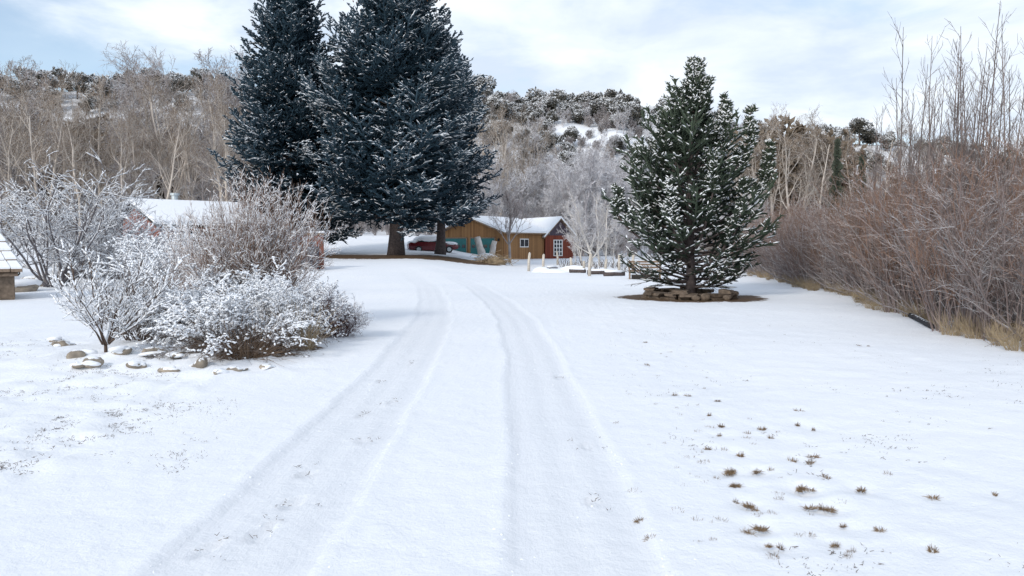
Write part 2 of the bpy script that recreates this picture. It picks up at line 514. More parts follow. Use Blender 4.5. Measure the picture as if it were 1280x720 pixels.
def mat_snow():
    m, nt, b = newmat("lying_snow")
    f = noise_n(nt, 9.0, 4)
    c = ramp(nt, f, [(.3, (.82, .845, .885)), (.7, (.87, .885, .91))])
    nt.links.new(c, b.inputs["Base Color"])
    b.inputs["Roughness"].default_value = .75; b.inputs["Specular IOR Level"].default_value = .2
    bump(nt, b, f, .3, .03)
    return m
M_SNOW = mat_snow()
M_GROUND = mat_ground()
M_SPRUCE_BARK = mat_wood("spruce_bark", (.055, .045, .045), (.13, .105, .1), 0, nscale=8)
M_SPRUCE = mat_needle("blue_spruce_needles", (.005, .017, .030), (.012, .033, .050), (.028, .056, .078), snow=.7, thr=.72, cover=.5)
M_SPRUCE_NEAR = mat_needle("green_spruce_needles", (.014, .024, .019), (.035, .05, .035), (.055, .075, .05), snow=.0, thr=9)
M_DEAD_TWIG = mat_wood("dead_spruce_twigs", (.10, .085, .075), (.2, .17, .15), .7, thr=.75, nscale=6, cover=.45)
M_COTTON_BARK = mat_wood("cottonwood_bark", (.40, .355, .315), (.62, .56, .50), .5, thr=.75, nscale=2)
M_COTTON_TWIG = mat_wood("cottonwood_twigs", (.19, .145, .108), (.34, .27, .215), .6, thr=.7, nscale=.6, vary=.7)
M_GREY_BARK = mat_wood("grey_bark", (.27, .24, .235), (.46, .42, .41), .6, thr=.6, nscale=2)
M_GREY_TWIG = mat_wood("grey_twigs", (.19, .16, .155), (.36, .31, .305), .75, thr=.45, nscale=.6, cover=.55, vary=.6)
M_FROST_TWIG = mat_wood("frosted_twigs", (.36, .335, .35), (.56, .53, .54), .8, thr=.3, nscale=.8, cover=.6)
M_ASPEN = mat_wood("aspen_bark", (.5, .47, .43), (.66, .63, .6), .7, thr=.6, nscale=2)
M_JUNIPER = mat_needle("juniper_foliage", (.036, .037, .031), (.085, .08, .066), (.125, .115, .10), snow=.75, thr=.27, cover=.56, nscale=.6)
M_OLIVE = mat_needle("olive_foliage", (.075, .056, .038), (.15, .115, .082), (.19, .15, .11), snow=.7, thr=.85, cover=.5, nscale=.5)
M_DARKCON = mat_needle("dark_conifer_needles", (.018, .026, .02), (.04, .05, .034), (.06, .07, .05), snow=.8, thr=.85, cover=.5, nscale=.5)
M_WILLOW = mat_wood("willow_stems", (.13, .10, .095), (.28, .23, .22), .5, thr=.7, nscale=1.5, cover=.45)
M_WILLOW_TOP = mat_wood("willow_twigs", (.14, .08, .055), (.285, .18, .13), .7, thr=.7, nscale=1.2, cover=.5, vary=.4)
M_WILLOW2 = mat_wood("grey_willow_stems", (.17, .15, .145), (.36, .32, .31), .7, thr=.6, nscale=1.5, cover=.5, vary=.4)
M_WILLOW_GREY = mat_wood("grey_willow_twigs", (.14, .115, .11), (.30, .255, .245), .75, thr=.5, nscale=1.2, cover=.52, vary=.4)
M_SHOOT = mat_wood("sapling_stems", (.13, .11, .105), (.24, .2, .19), .5, thr=.8, nscale=2)
M_BRUSH = mat_wood("bush_twigs", (.06, .042, .034), (.14, .10, .078), .4, thr=.7, nscale=6, cover=.5)
M_LILAC = mat_wood("lilac_twigs", (.19, .12, .09), (.34, .225, .17), .6, thr=.6, nscale=5, cover=.55)
M_BARBERRY = mat_wood("barberry_twigs", (.07, .028, .024), (.14, .062, .052), .4, thr=.7, nscale=6, cover=.5)
M_GREYBUSH = mat_wood("grey_bush_twigs", (.10, .09, .095), (.2, .18, .185), .85, thr=.35, nscale=5, cover=.6)
M_STRAW = mat_wood("dry_grass", (.24, .18, .11), (.46, .37, .25), .3, thr=1.0, nscale=5)
M_TUFT = mat_wood("tuft_grass", (.12, .08, .048), (.28, .20, .125), 0, nscale=9)
M_ROCK = mat_wood("rock", (.17, .145, .12), (.36, .31, .25), 1, thr=.72, nscale=6, cover=.5)
M_STONE = mat_wood("stacked_stone", (.08, .062, .048), (.21, .16, .12), .0, nscale=7)
M_POST = mat_wood("pale_post_wood", (.42, .37, .31), (.6, .55, .48), .5, thr=.8, nscale=9)
M_DEADLOG = mat_wood("bleached_log", (.42, .39, .37), (.66, .63, .6), .8, thr=.7, nscale=4)
M_PLANK = mat_wood("weathered_plank", (.16, .115, .085), (.30, .225, .165), .0, nscale=9)
M_DARKWOOD = mat_plain("dark_shade_wood", (.02, .018, .017), (.05, .045, .04), .9)
M_PIPE = mat_wood("black_pipe", (.02, .02, .022), (.05, .05, .055), .7, thr=.85, nscale=4)
M_GLASS = mat_plain("window_glass", (.012, .016, .022), (.03, .035, .045), .12, spec=.6)
M_WHITE = mat_plain("white_paint", (.72, .71, .69), (.8, .8, .78), .55)
M_METAL = mat_plain("flue_metal", (.4, .45, .48), (.55, .6, .62), .45, metal=.6)
M_TEAL = mat_plain("teal_paint", (.018, .13, .135), (.03, .17, .175), .55)
M_BIN = mat_plain("bin_plastic", (.008, .011, .024), (.016, .02, .036), .45)
M_CAR = mat_plain("red_car_paint", (.09, .006, .010), (.13, .009, .014), .25, spec=.6)
M_TYRE = mat_plain("tyre_rubber", (.015, .015, .015), (.03, .03, .03), .85)
M_LAMP = mat_plain("tail_lamp", (.5, .3, .28), (.6, .4, .35), .3)

def mat_boards(name, ca, cb, pitch=.2):
    m, nt, b = newmat(name)
    t = N(nt, "ShaderNodeTexCoord"); s_ = N(nt, "ShaderNodeSeparateXYZ")
    nt.links.new(t.outputs["Object"], s_.inputs[0])
    u = mth(nt, 'DIVIDE', s_.outputs[0], pitch)
    fr = mth(nt, 'FRACT', u); fl = mth(nt, 'FLOOR', u)
    w = N(nt, "ShaderNodeTexWhiteNoise", noise_dimensions='1D'); nt.links.new(fl, w.inputs["W"])
    f = noise_n(nt, 5, 5)
    c = ramp(nt, mth(nt, 'ADD', mth(nt, 'MULTIPLY', w.outputs[0], .6), mth(nt, 'MULTIPLY', f, .4)), [(.2, ca), (.8, cb)])
    g = mth(nt, 'LESS_THAN', fr, .1)
    c = mixc(nt, mth(nt, 'MULTIPLY', g, .75), c, (ca[0] * .25, ca[1] * .25, ca[2] * .25))
    nt.links.new(c, b.inputs["Base Color"]); b.inputs["Roughness"].default_value = .8
    bump(nt, b, g, -.6, .02)
    return m
M_CEDAR = mat_boards("cedar_boards", (.21, .10, .035), (.34, .18, .07))
M_REDWALL = mat_boards("red_boards", (.15, .026, .012), (.21, .045, .02), .25)
def mat_brick(name):
    m, nt, b = newmat(name)
    t = N(nt, "ShaderNodeTexCoord")
    mp = N(nt, "ShaderNodeMapping"); mp.inputs["Rotation"].default_value = (R(90), 0, 0)
    nt.links.new(t.outputs["Object"], mp.inputs[0])
    br = N(nt, "ShaderNodeTexBrick")
    br.inputs["Color1"].default_value = (.17, .045, .026, 1); br.inputs["Color2"].default_value = (.24, .075, .045, 1)
    br.inputs["Mortar"].default_value = (.24, .2, .18, 1); br.inputs["Scale"].default_value = 4.2
    br.inputs["Mortar Size"].default_value = .015
    nt.links.new(mp.outputs[0], br.inputs[0]); nt.links.new(br.outputs[0], b.inputs["Base Color"])
    b.inputs["Roughness"].default_value = .85
    return m
M_BRICK = mat_brick("red_brick")

# ------------------------------------------------------------------ ground: one sheet
TREE_NEAR = (X(863, 23.4), 23.4)
def build_ground():
    ys = list(np.arange(-12, 1.6, .5)); y = 1.8; 
    while y < 430:
        ys.append(y)
        y += max(.034, min(.012 * y + .0, 30)) if y > 3 else .05
    ys = np.array(ys)
    xs = [0.0]; x = 0.0
    while x < 420:
        x += .04 if x < 2.6 else max(.04, .028 * (x - 2.6) + .04)
        xs.append(x)
    xs = np.array([-q for q in xs[:0:-1]] + xs)
    Xg, Yg = np.meshgrid(xs, ys)
    z, trk = ground(Xg, Yg, True)
    ny, nx = Xg.shape
    V = np.stack([Xg, Yg, z], -1).reshape(-1, 3)
    i, j = np.meshgrid(np.arange(ny - 1), np.arange(nx - 1), indexing='ij')
    a = (i * nx + j).ravel()
    Q = np.stack([a, a + 1, a + nx + 1, a + nx], 1)
    mb = MB(); mb.add(V, quads=Q)
    o = mb.build("ground", M_GROUND, smooth=True)
    r1 = np.hypot((Xg - TREE_NEAR[0]) / 2.5, (Yg - TREE_NEAR[1]) / 2.6)
    l1 = 1 - sst(.55, 1.3, r1)
    r2 = np.hypot((Xg + 8.2) / 8.0, (Yg - 52.3) / 4.6)
    l2 = (1 - sst(.6, 1.25, r2))
    r3 = np.hypot((Xg + 3.0) / 2.6, (Yg - 50.5) / 3.0)
    edge = np.interp(Yg, [8, 11.6, 15, 21.5, 29.6, 36, 50], [7.4, 8.0, 8.5, 10.1, 11.5, 12.2, 13.5])
    l3 = .62 * sst(-.3, 1.2, Xg - edge) * (1 - sst(45, 60, Yg))
    l4 = .55 * (1 - sst(.5, 1.15, np.hypot((Xg + 4.0) / 1.6, (Yg - 11.3) / 1.5)))
    lit = np.maximum.reduce([l1, l2, .8 * (1 - sst(.6, 1.2, r3)), l3, l4])
    clear = np.exp(-(((Xg - X(738, 195)) / 8.) ** 2 + ((Yg - 193) / 22.) ** 2))
    for nm, arr in (("track", trk), ("litter", lit), ("hill", sst(85, 110, Yg) * (1 - .75 * clear))):
        at = o.data.attributes.new(nm, 'FLOAT', 'POINT'); at.data.foreach_set("value", arr.ravel().astype(np.float32))
    tag(o, "snow covered yard, drive with wheel tracks and hillside behind", "ground", kind="structure")
build_ground()

# ------------------------------------------------------------------ plant growth
def grow(rng, start, levels):
    """start: P,D,L,Rr arrays; levels: list of dicts. returns per level (P0,P1,R0,R1,t)"""
    P, D, L, Rr = [np.array(a, float) for a in start]
    out = []
    for li, s in enumerate(levels):
        n = s.get('seg', 4); wander = s.get('wander', .15); trop = s.get('trop', 0.); taper = s.get('taper', .3)
        pts = [P]; dirs = [norm(D)]; Rs = [Rr]
        cur, d = P, norm(D)
        p0, p1, r0, r1 = [], [], [], []
        for k in range(n):
            d = norm(d + wander * rng.normal(size=d.shape) + np.array([0, 0, trop]) * (1 if not s.get('tipup') else (k / n) * 2))
            nx = cur + d * (L / n)[:, None]
            rn = Rr * (1 - (1 - taper) * (k + 1) / n)
            p0.append(cur); p1.append(nx); r0.append(Rs[-1]); r1.append(rn)
            pts.append(nx); dirs.append(d); Rs.append(rn); cur = nx
        out.append((np.concatenate(p0), np.concatenate(p1), np.concatenate(r0), np.concatenate(r1),
                    np.repeat(np.arange(n) / n, len(P))))
        if li + 1 == len(levels): break
        c = s['kids']; lo, hi = s.get('tr', (.2, 1.0)); ang = s.get('ang', 45); aj = s.get('angj', 12)
        pts = np.stack(pts, 1); dirs = np.stack(dirs, 1); Rs = np.stack(Rs, 1)
        nb = len(P)
        t = lo + (hi - lo) * (np.arange(c)[None, :] + rng.uniform(0, 1, (nb, c))) / c
        k = np.minimum((t * n).astype(int), n - 1); f = t * n - k
        ii = np.arange(nb)[:, None]
        base = pts[ii, k] * (1 - f)[..., None] + pts[ii, k + 1] * f[..., None]
        pd = dirs[ii, k + 1]
        rb = Rs[ii, k] * (1 - f) + Rs[ii, k + 1] * f
        a = np.radians(ang + rng.normal(size=t.shape) * aj)
        az = rng.uniform(0, 2 * np.pi, t.shape)
        ref = np.where(np.abs(pd[..., 2:3]) > .95, np.array([1., 0, 0]), np.array([0, 0, 1.]))
        u = norm(np.cross(pd, ref)); w = np.cross(u, pd)
        if s.get('planar'):
            sg = np.where(np.arange(c) % 2 == 0, 1., -1.)[None, :, None]
            perp = norm(u * sg + w * rng.normal(size=t.shape)[..., None] * s['planar'])
        else:
            perp = np.cos(az)[..., None] * u + np.sin(az)[..., None] * w
        cd = pd * np.cos(a)[..., None] + perp * np.sin(a)[..., None]
        ln = L[:, None] * s.get('lr', .5) * (1 - s.get('ld', .5) * (t - lo) / max(hi - lo, 1e-6)) * rng.uniform(.7, 1.25, t.shape)
        if 'lmin' in s: ln = np.maximum(ln, s['lmin'])
        rr = np.maximum(rb * s.get('rr', .55), s.get('rmin', .008))
        P, D, L, Rr = base.reshape(-1, 3), cd.reshape(-1, 3), ln.ravel(), rr.ravel()
    return out

def cat(segs):
    return [np.concatenate([s[i] for s in segs]) for i in range(5)]

def trunk_mb(segs, k=7):
    mb = MB(); s = segs
    mb.tubes(s[0], s[1], s[2], s[3], k)
    return mb

def bare_tree(name, label, cat_, seed, H, r, barkm, twigm, kids=(10, 7, 6, 4), ang=(42, 42, 45, 45), spread=.45, trop=.10, lean=.06, lo=.22, rmin=.0115, group=None, multi=1):
    rng = np.random.RandomState(seed)
    n = multi
    D = np.stack([rng.normal(size=n) * lean * (1 if n == 1 else 3.2), rng.normal(size=n) * lean * (1 if n == 1 else 3.2), np.ones(n)], 1)
    P = np.stack([rng.normal(size=n) * .12 * (n > 1), rng.normal(size=n) * .12 * (n > 1), np.full(n, -.15)], 1)
    Ls = H * .8 * rng.uniform(.85, 1.1, n)
    lv = [dict(seg=9, wander=.07, trop=.03, taper=.22, kids=kids[0], tr=(lo, 1.0), ang=ang[0], lr=spread, ld=.45, rr=.5, rmin=rmin * 2),
          dict(seg=6, wander=.14, trop=trop, taper=.3, kids=kids[1], tr=(.25, 1.0), ang=ang[1], lr=.5, ld=.4, rr=.55, rmin=rmin * 1.3),
          dict(seg=4, wander=.16, trop=trop, taper=.4, kids=kids[2], tr=(.2, 1.0), ang=ang[2], lr=.5, ld=.3, rr=.6, rmin=rmin),
          dict(seg=3, wander=.18, trop=trop * .7, taper=.5, kids=kids[3], tr=(.2, 1.0), ang=ang[3], lr=.55, ld=.3, rr=.7, rmin=rmin * .85),
          dict(seg=2, wander=.15, trop=.02, taper=.5)]
    g = grow(rng, (P, D, Ls, np.full(n, r)), lv)
    root = empty(name, (0, 0, -50))
    tag(root, label, cat_, group)
    trunk_mb(g[0]).build("trunk", barkm, root, True)
    mb = MB()
    mb.tubes(*g[1][:4], k=5, mat=0)
    mb.tubes(*g[2][:4], k=4, mat=0)
    mb.tubes(*g[3][:4], k=3, mat=1); mb.tubes(*g[4][:4], k=3, mat=1)
    mb.build("crown", [barkm, twigm], root, True)
    return root

def snow_on(mb, segs, rng, keep=.8, k=4, a=1.15, b=.006, mat=0, steep=.86):
    """ridges of snow lying along the upper side of twigs"""
    P0, P1, R0, R1 = segs[:4]
    d = norm(P1 - P0)
    m = (np.abs(d[:, 2]) < steep) & (rng.uniform(size=len(P0)) < keep)
    r = (R0[m] + R1[m]) * .5
    rs = r * a + b * rng.uniform(.6, 1.5, m.sum())
    up = np.stack([np.zeros(m.sum()), np.zeros(m.sum()), r * .7 + rs * .45], 1)
    lng = (P1[m] - P0[m]) * .08
    mb.spindles(P0[m] + up - lng, P1[m] + up + lng, rs, k=k, mat=mat, mid=.5, flat=.75, r0=.75)

# ================================================================== STRUCTURES
def obj_at(name, loc, rz, label, catg, group=None):
    o = empty(name, loc, rz); tag(o, label, catg, group); return o

# ---- garage: local x runs along the front wall (to the left as seen), local y back along the side wall
def build_garage():
    C = Vector((X(630, 70), 70.0)); ax = R(180 - 35)
    zb = 0.2
    # local frame: +x right along the front (from the left corner to C), +y back
    rz = R(-35)
    Wd, Ln, Eh, Pk = 7.7, 7.3, 2.62, 3.95
    fx = Vector((math.cos(rz), math.sin(rz))); 
    left = C - fx * Wd
    t = obj_at("garage", (left.x, left.y, zb), rz, "brown board garage with two teal doors and a snowy roof", "garage")
    th = .14
    def wall(name, pts, rz_, loc, m):
        """thick wall from an outline in x,z with the outward side at y=0"""
        mb = MB(); n = len(pts)
        V = [(p[0], 0, p[1]) for p in pts] + [(p[0], th, p[1]) for p in pts]
        me = bpy.data.meshes.new(name)
        F_ = [tuple(range(n)), tuple(range(2 * n - 1, n - 1, -1))] + [(i, n + i, n + (i + 1) % n, (i + 1) % n) for i in range(n)]
        me.from_pydata(V, [], F_); me.update()
        import bmesh as _b
        bm = _b.new(); bm.from_mesh(me); _b.ops.recalc_face_normals(bm, faces=bm.faces); bm.to_mesh(me); bm.free()
        me.materials.append(m)
        o = bpy.data.objects.new(name, me); col.objects.link(o); o.parent = t
        o.location = loc; o.rotation_euler = (0, 0, rz_)
        return o
    front = wall("wall", [(0, -.5), (Wd, -.5), (Wd, Eh), (Wd / 2, Pk), (0, Eh)], 0, (0, 0, 0), M_CEDAR)
    side = wall("wall", [(th, -.5), (Ln, -.5), (Ln, Eh), (th, Eh)], R(90), (Wd, 0, 0), M_CEDAR)
    wall("wall", [(th, -.5), (Ln, -.5), (Ln, Eh), (th, Eh)], R(90), (th, 0, 0), M_CEDAR)
    wall("wall", [(th, -.5), (Wd - th, -.5), (Wd - th, Eh), (Wd / 2, Pk - .05), (th, Eh)], 0, (0, Ln - th, 0), M_CEDAR)
    # roof: two slabs, snow on top
    ov, of = .45, .55
    def slope(sgn):
        xe = (-ov if sgn < 0 else Wd + ov); xm = Wd / 2
        sl = (Pk - Eh) / (Wd / 2)
        ze = Pk - sl * abs(xe - xm)
        return xe, xm, ze
    roof = MB(); snow = MB()
    for sgn in (-1, 1):
        xe, xm, ze = slope(sgn)
        b0 = [(xe, -of, ze + .02), (xm, -of, Pk + .02), (xm, Ln + .3, Pk + .02), (xe, Ln + .3, ze + .02)]
        b1 = [(x_, y_, z_ + .12) for x_, y_, z_ in b0]
        b2 = [(x_, y_, z_ + .002) for x_, y_, z_ in b1]; b3 = [(x_ , y_, z_ + .2) for x_, y_, z_ in b2]
        if sgn > 0: b0, b1, b2, b3 = b0[::-1], b1[::-1], b2[::-1], b3[::-1]
        roof.hexa(b0, b1); snow.hexa(b2, b3)
    ro = roof.build("roof", M_PLANK, t)
    so = snow.build("snow_cover", M_SNOW, ro)
    # garage doors
    for x0, x1, w in ((.55, 3.2, 4), (3.75, 6.6, 4)):
        m = MB(); m.box(((x0 + x1) / 2, -.03, 1.02), (x1 - x0, .06, 2.04))
        for q in range(1, 4): m.box(((x0 + x1) / 2, -.065, q * .51), (x1 - x0 - .02, .012, .03))
        dr = m.build("garage_door", M_TEAL, t)
        for q in range(w):
            g = MB(); cx = x0 + (q + .5) * (x1 - x0) / w
            g.box((cx, -.068, 1.28), ((x1 - x0) / w * .62, .016, .3))
            g.build("window", M_GLASS, dr)
        fr = MB()
        fr.box((x0 - .06, -.04, 1.05), (.11, .08, 2.1)); fr.box((x1 + .06, -.04, 1.05), (.11, .08, 2.1)); fr.box(((x0 + x1) / 2, -.04, 2.1), (x1 - x0 + .01, .08, .1))
        fr.build("door_frame", M_PLANK, dr)
    lp = MB(); lp.box((7.1, -.06, 1.9), (.16, .12, .26)); lp.build("wall_lamp", M_DARKWOOD, t)
    # side window
    wy = 3.4
    m = MB(); m.box((Wd + .015, wy, 1.6), (.05, 1.5, .85)); wf = m.build("window", M_WHITE, t)
    g = MB(); g.box((Wd + .045, wy - .36, 1.6), (.03, .6, .66)); g.box((Wd + .045, wy + .36, 1.6), (.03, .6, .66)); g.build("pane", M_GLASS, wf)
    # red wing at the far end
    A = Vector((X(681.5, 75.6), 75.6)); wr = R(28)
    w = obj_at("garden_shed", (A.x, A.y, .15), wr, "small red shed with steep snowy roof and white paned window beside the brown garage", "shed")
    Ww, We, Wp, Wl = 3.4, 2.35, 4.05, 7.5
    m = MB()
    def gable(y0, y1, mb):
        V = [(0, y0, -.5), (Ww, y0, -.5), (Ww, y0, We), (Ww / 2, y0, Wp), (0, y0, We)]
        V += [(x_, y1, z_) for x_, _, z_ in V]
        mb.add(V, quads=[(0, 1, 2, 4), (9, 7, 6, 5), (0, 5, 6, 1), (1, 6, 7, 2), (4, 9, 5, 0), (2, 7, 8, 3), (3, 8, 9, 4)], tris=[(4, 2, 3), (8, 7, 9)])
    gable(0, Wl, m); m.build("wall", M_REDWALL, w)
    gm = MB(); gm.add([(.1, -.03, We + .08), (Ww - .1, -.03, We + .08), (Ww / 2, -.03, Wp - .08), (.1, -.003, We + .08), (Ww - .1, -.003, We + .08), (Ww / 2, -.003, Wp - .08)],
                      tris=[(0, 1, 2), (5, 4, 3)], quads=[(0, 3, 4, 1), (1, 4, 5, 2), (2, 5, 3, 0)])
    gm.build("gable_board", mat_plain("gable_grey", (.06, .045, .06), (.1, .08, .1), .85), w)
    roof = MB(); snow = MB()
    for sgn in (-1, 1):
        sl = (Wp - We) / (Ww / 2); xe = -.3 if sgn < 0 else Ww + .3
        ze = Wp - sl * abs(xe - Ww / 2)
        b0 = [(xe, -.35, ze + .03), (Ww / 2, -.35, Wp + .03), (Ww / 2, Wl + .3, Wp + .03), (xe, Wl + .3, ze + .03)]
        b1 = [(x_, y_, z_ + .12) for x_, y_, z_ in b0]; b2 = [(x_, y_, z_ + .002) for x_, y_, z_ in b1]; b3 = [(x_, y_, z_ + .2) for x_, y_, z_ in b2]
        if sgn > 0: b0, b1, b2, b3 = b0[::-1], b1[::-1], b2[::-1], b3[::-1]
        roof.hexa(b0, b1); snow.hexa(b2, b3)
    ro = roof.build("roof", M_PLANK, w); snow.build("snow_cover", M_SNOW, ro)
    fm = MB(); x0, x1, z0, z1 = 1.0, 2.0, .35, 1.95
    for a in np.linspace(x0, x1, 4): fm.box((a, -.04, (z0 + z1) / 2), (.09, .06, z1 - z0 + .09))
    for a in np.linspace(z0, z1, 5): fm.box(((x0 + x1) / 2, -.05, a), (x1 - x0 + .09, .05, .08))
    wf = fm.build("window", M_WHITE, w)
    gm = MB(); gm.box(((x0 + x1) / 2, -.015, (z0 + z1) / 2), (x1 - x0, .02, z1 - z0)); gm.build("pane", M_GLASS, wf)
build_garage()

# ---- brick house behind the shrubs
def build_house():
    rl = Vector((X(163.5, 42.5), 42.5)); rz = R(41)          # ridge runs right and away
    t = obj_at("brick_house", (rl.x, rl.y, .55), rz, "red brick house with low snowy roof and metal flue behind the frosted shrubs", "house")
    Hw, Ln, zr, ze = 5.2, 6.2, Z(251, 42.5) - .55 - .2, 0
    ze = zr - 1.35
    m = MB()
    V = [(0.35, -Hw + .4, -.5), (0.35, Hw - .4, -.5), (0.35, Hw - .4, ze), (.35, 0, zr - .12), (0.35, -Hw + .4, ze)]
    V += [(Ln, y_, z_) for _, y_, z_ in V]
    m.add(V, quads=[(0, 1, 2, 4), (9, 7, 6, 5), (0, 5, 6, 1), (1, 6, 7, 2), (4, 9, 5, 0), (2, 7, 8, 3), (3, 8, 9, 4)], tris=[(4, 2, 3), (8, 7, 9)])
    m.build("wall", M_BRICK, t)
    roof = MB(); snow = MB()
    for sg in (-1, 1):
        b0 = [(0, 0, zr), (Ln + .35, 0, zr), (Ln + .35, sg * Hw, ze - .05), (0, sg * Hw, ze - .05)]
        if sg < 0: b0 = b0[::-1]
        b0 = b0[::-1]
        b1 = [(a, b_, c + .14) for a, b_, c in b0]; b2 = [(a, b_, c + .002) for a, b_, c in b1]; b3 = [(a, b_, c + .2) for a, b_, c in b2]
        roof.hexa(b0, b1); snow.hexa(b2, b3)
    ro = roof.build("roof", M_DARKWOOD, t); snow.build("snow_cover", M_SNOW, ro)
    fl = MB(); fl.poly([(2.6, .3, zr), (2.6, .3, zr + .62)], [.19, .19], 12); fl.poly([(2.6, .3, zr + .62), (2.6, .3, zr + .74)], [.27, .27], 12)
    fl.build("flue", M_METAL, t)
    for y0, y1, z0, z1 in ((-3.9, -1.6, .25, 1.5), (1.2, 2.8, .5, 1.6)):
        w = MB(); w.box((.33, (y0 + y1) / 2, (z0 + z1) / 2), (.06, y1 - y0, z1 - z0)); wf = w.build("window", M_WHITE, t)
        g = MB(); g.box((.295, (y0 + y1) / 2, (z0 + z1) / 2), (.03, y1 - y0 - .2, z1 - z0 - .2)); g.build("pane", M_GLASS, wf)
    dd = MB(); dd.box((2.6, -Hw + .38, .9), (2.4, .06, 1.9)); dd.build("door", M_DARKWOOD, t)
build_house()

# ---- brick wall end and the wheeled bin by the lilac
d = 36.0
zb = gz(X(388, d), d)
w = obj_at("brick_wall", (X(389, d), d, zb), R(8), "short brick wall with snow cap showing past the lilac", "wall")
m = MB(); m.box((-.15, 0, .72), (1.5, .3, 1.84)); m.build("wall_body", M_BRICK, w)
m = MB(); m.box((-.15, 0, 1.69), (1.62, .4, .09)); m.build("coping", M_PLANK, w)
m = MB(); m.box((-.15, 0, 1.79), (1.6, .4, .1)); m.build("snow_cover", M_SNOW, w)
w = obj_at("wheeled_bin", (X(391, 35.2), 35.2, gz(X(391, 35.2), 35.2)), R(10), "dark navy wheeled bin against the short brick wall", "bin")
m = MB()
m.hexa([(-.24, -.27, .12), (.24, -.27, .12), (.24, .22, .12), (-.24, .22, .12)], [(-.3, -.34, 1.06), (.3, -.34, 1.06), (.3, .3, 1.06), (-.3, .3, 1.06)]); m.build("bin_body", M_BIN, w)
m = MB(); m.hexa([(-.32, -.37, 1.063), (.32, -.37, 1.063), (.32, .33, 1.063), (-.32, .33, 1.063)], [(-.29, -.3, 1.15), (.29, -.3, 1.15), (.29, .3, 1.15), (-.29, .3, 1.15)]); m.build("lid", M_BIN, w)
for sx in (-1, 1):
    m = MB(); m.poly([(sx * .27, .24, .11), (sx * .33, .24, .11)], [.11, .11], 12); m.build("wheel", M_TYRE, w)

# ---- low well house with shingled hip roof at the far left
def build_wellhouse():
    d = 22.0
    rz = math.atan((640 - 27) / F); hw = 1.15
    cx = X(27, d) - hw * math.cos(rz) - hw * math.sin(rz); cy = d - hw * math.sin(rz) + hw * math.cos(rz)
    t = obj_at("well_house", (cx, cy, 0), rz, "low stone well house with snowy shingle roof at the photo's edge", "well house")
    m = MB(); rng = np.random.RandomState(3)
    m.box((0, 0, .15), (1.9, 1.9, 1.25)); m.build("wall", M_STONE, t)
    ez, top = .86, 3.3
    n = 9
    sh = MB(); sn = MB()
    for i in range(n):
        f0, f1 = i / n, (i + 1.25) / n
        f1 = min(f1, 1.0)
        w0 = hw * (1 - f0) + .02; w1 = max(hw * (1 - f1), .02)
        z0 = ez + (top - ez) * f0; z1 = ez + (top - ez) * f1
        lift = .09
        for (ax_, sg) in ((0, 1), (0, -1), (1, 1), (1, -1)):
            def pt(a, w_, z_): return (a, sg * w_, z_) if ax_ == 0 else (sg * w_, a, z_)
            # tiles of a course, uneven lower edge
            k = max(1, int(round(2 * w0 / .30)))
            e = np.linspace(-1, 1, k + 1)
            for q in range(k):
                dz = rng.uniform(-.015, .03)
                g_ = .014
                A = [pt(w0 * e[q] + g_, w0, z0 + dz), pt(w0 * e[q + 1] - g_, w0, z0 + dz), pt(w1 * e[q + 1] - g_, w1 - .001, z1), pt(w1 * e[q] + g_, w1 - .001, z1)]
                if (sg > 0) == (ax_ == 0): A = A[::-1]
                B = [(x_, y_, z_ + lift * (1 if i_ < 2 else .4)) for i_, (x_, y_, z_) in enumerate(A)]
                Cc = [(x_, y_, z_ + .003) for x_, y_, z_ in B]; D_ = [(x_, y_, z_ + .055) for x_, y_, z_ in Cc]
                sh.hexa(A, B); sn.hexa(Cc, D_)
    r = sh.build("roof", M_PLANK, t); sn.build("snow_cover", M_SNOW, r)
    ev = MB()
    for a, b_ in (((-hw + .1, -hw + .1), (hw - .1, -hw + .1)), ((hw - .1, -hw + .1), (hw - .1, hw - .1)), ((hw - .1, hw - .1), (-hw + .1, hw - .1)), ((-hw + .1, hw - .1), (-hw + .1, -hw + .1))):
        ev.tubes([(a[0], a[1], ez - .06)], [(b_[0], b_[1], ez - .06)], .06, .06, 4)
    ev.build("eaves_beam", M_PLANK, t)
build_wellhouse()

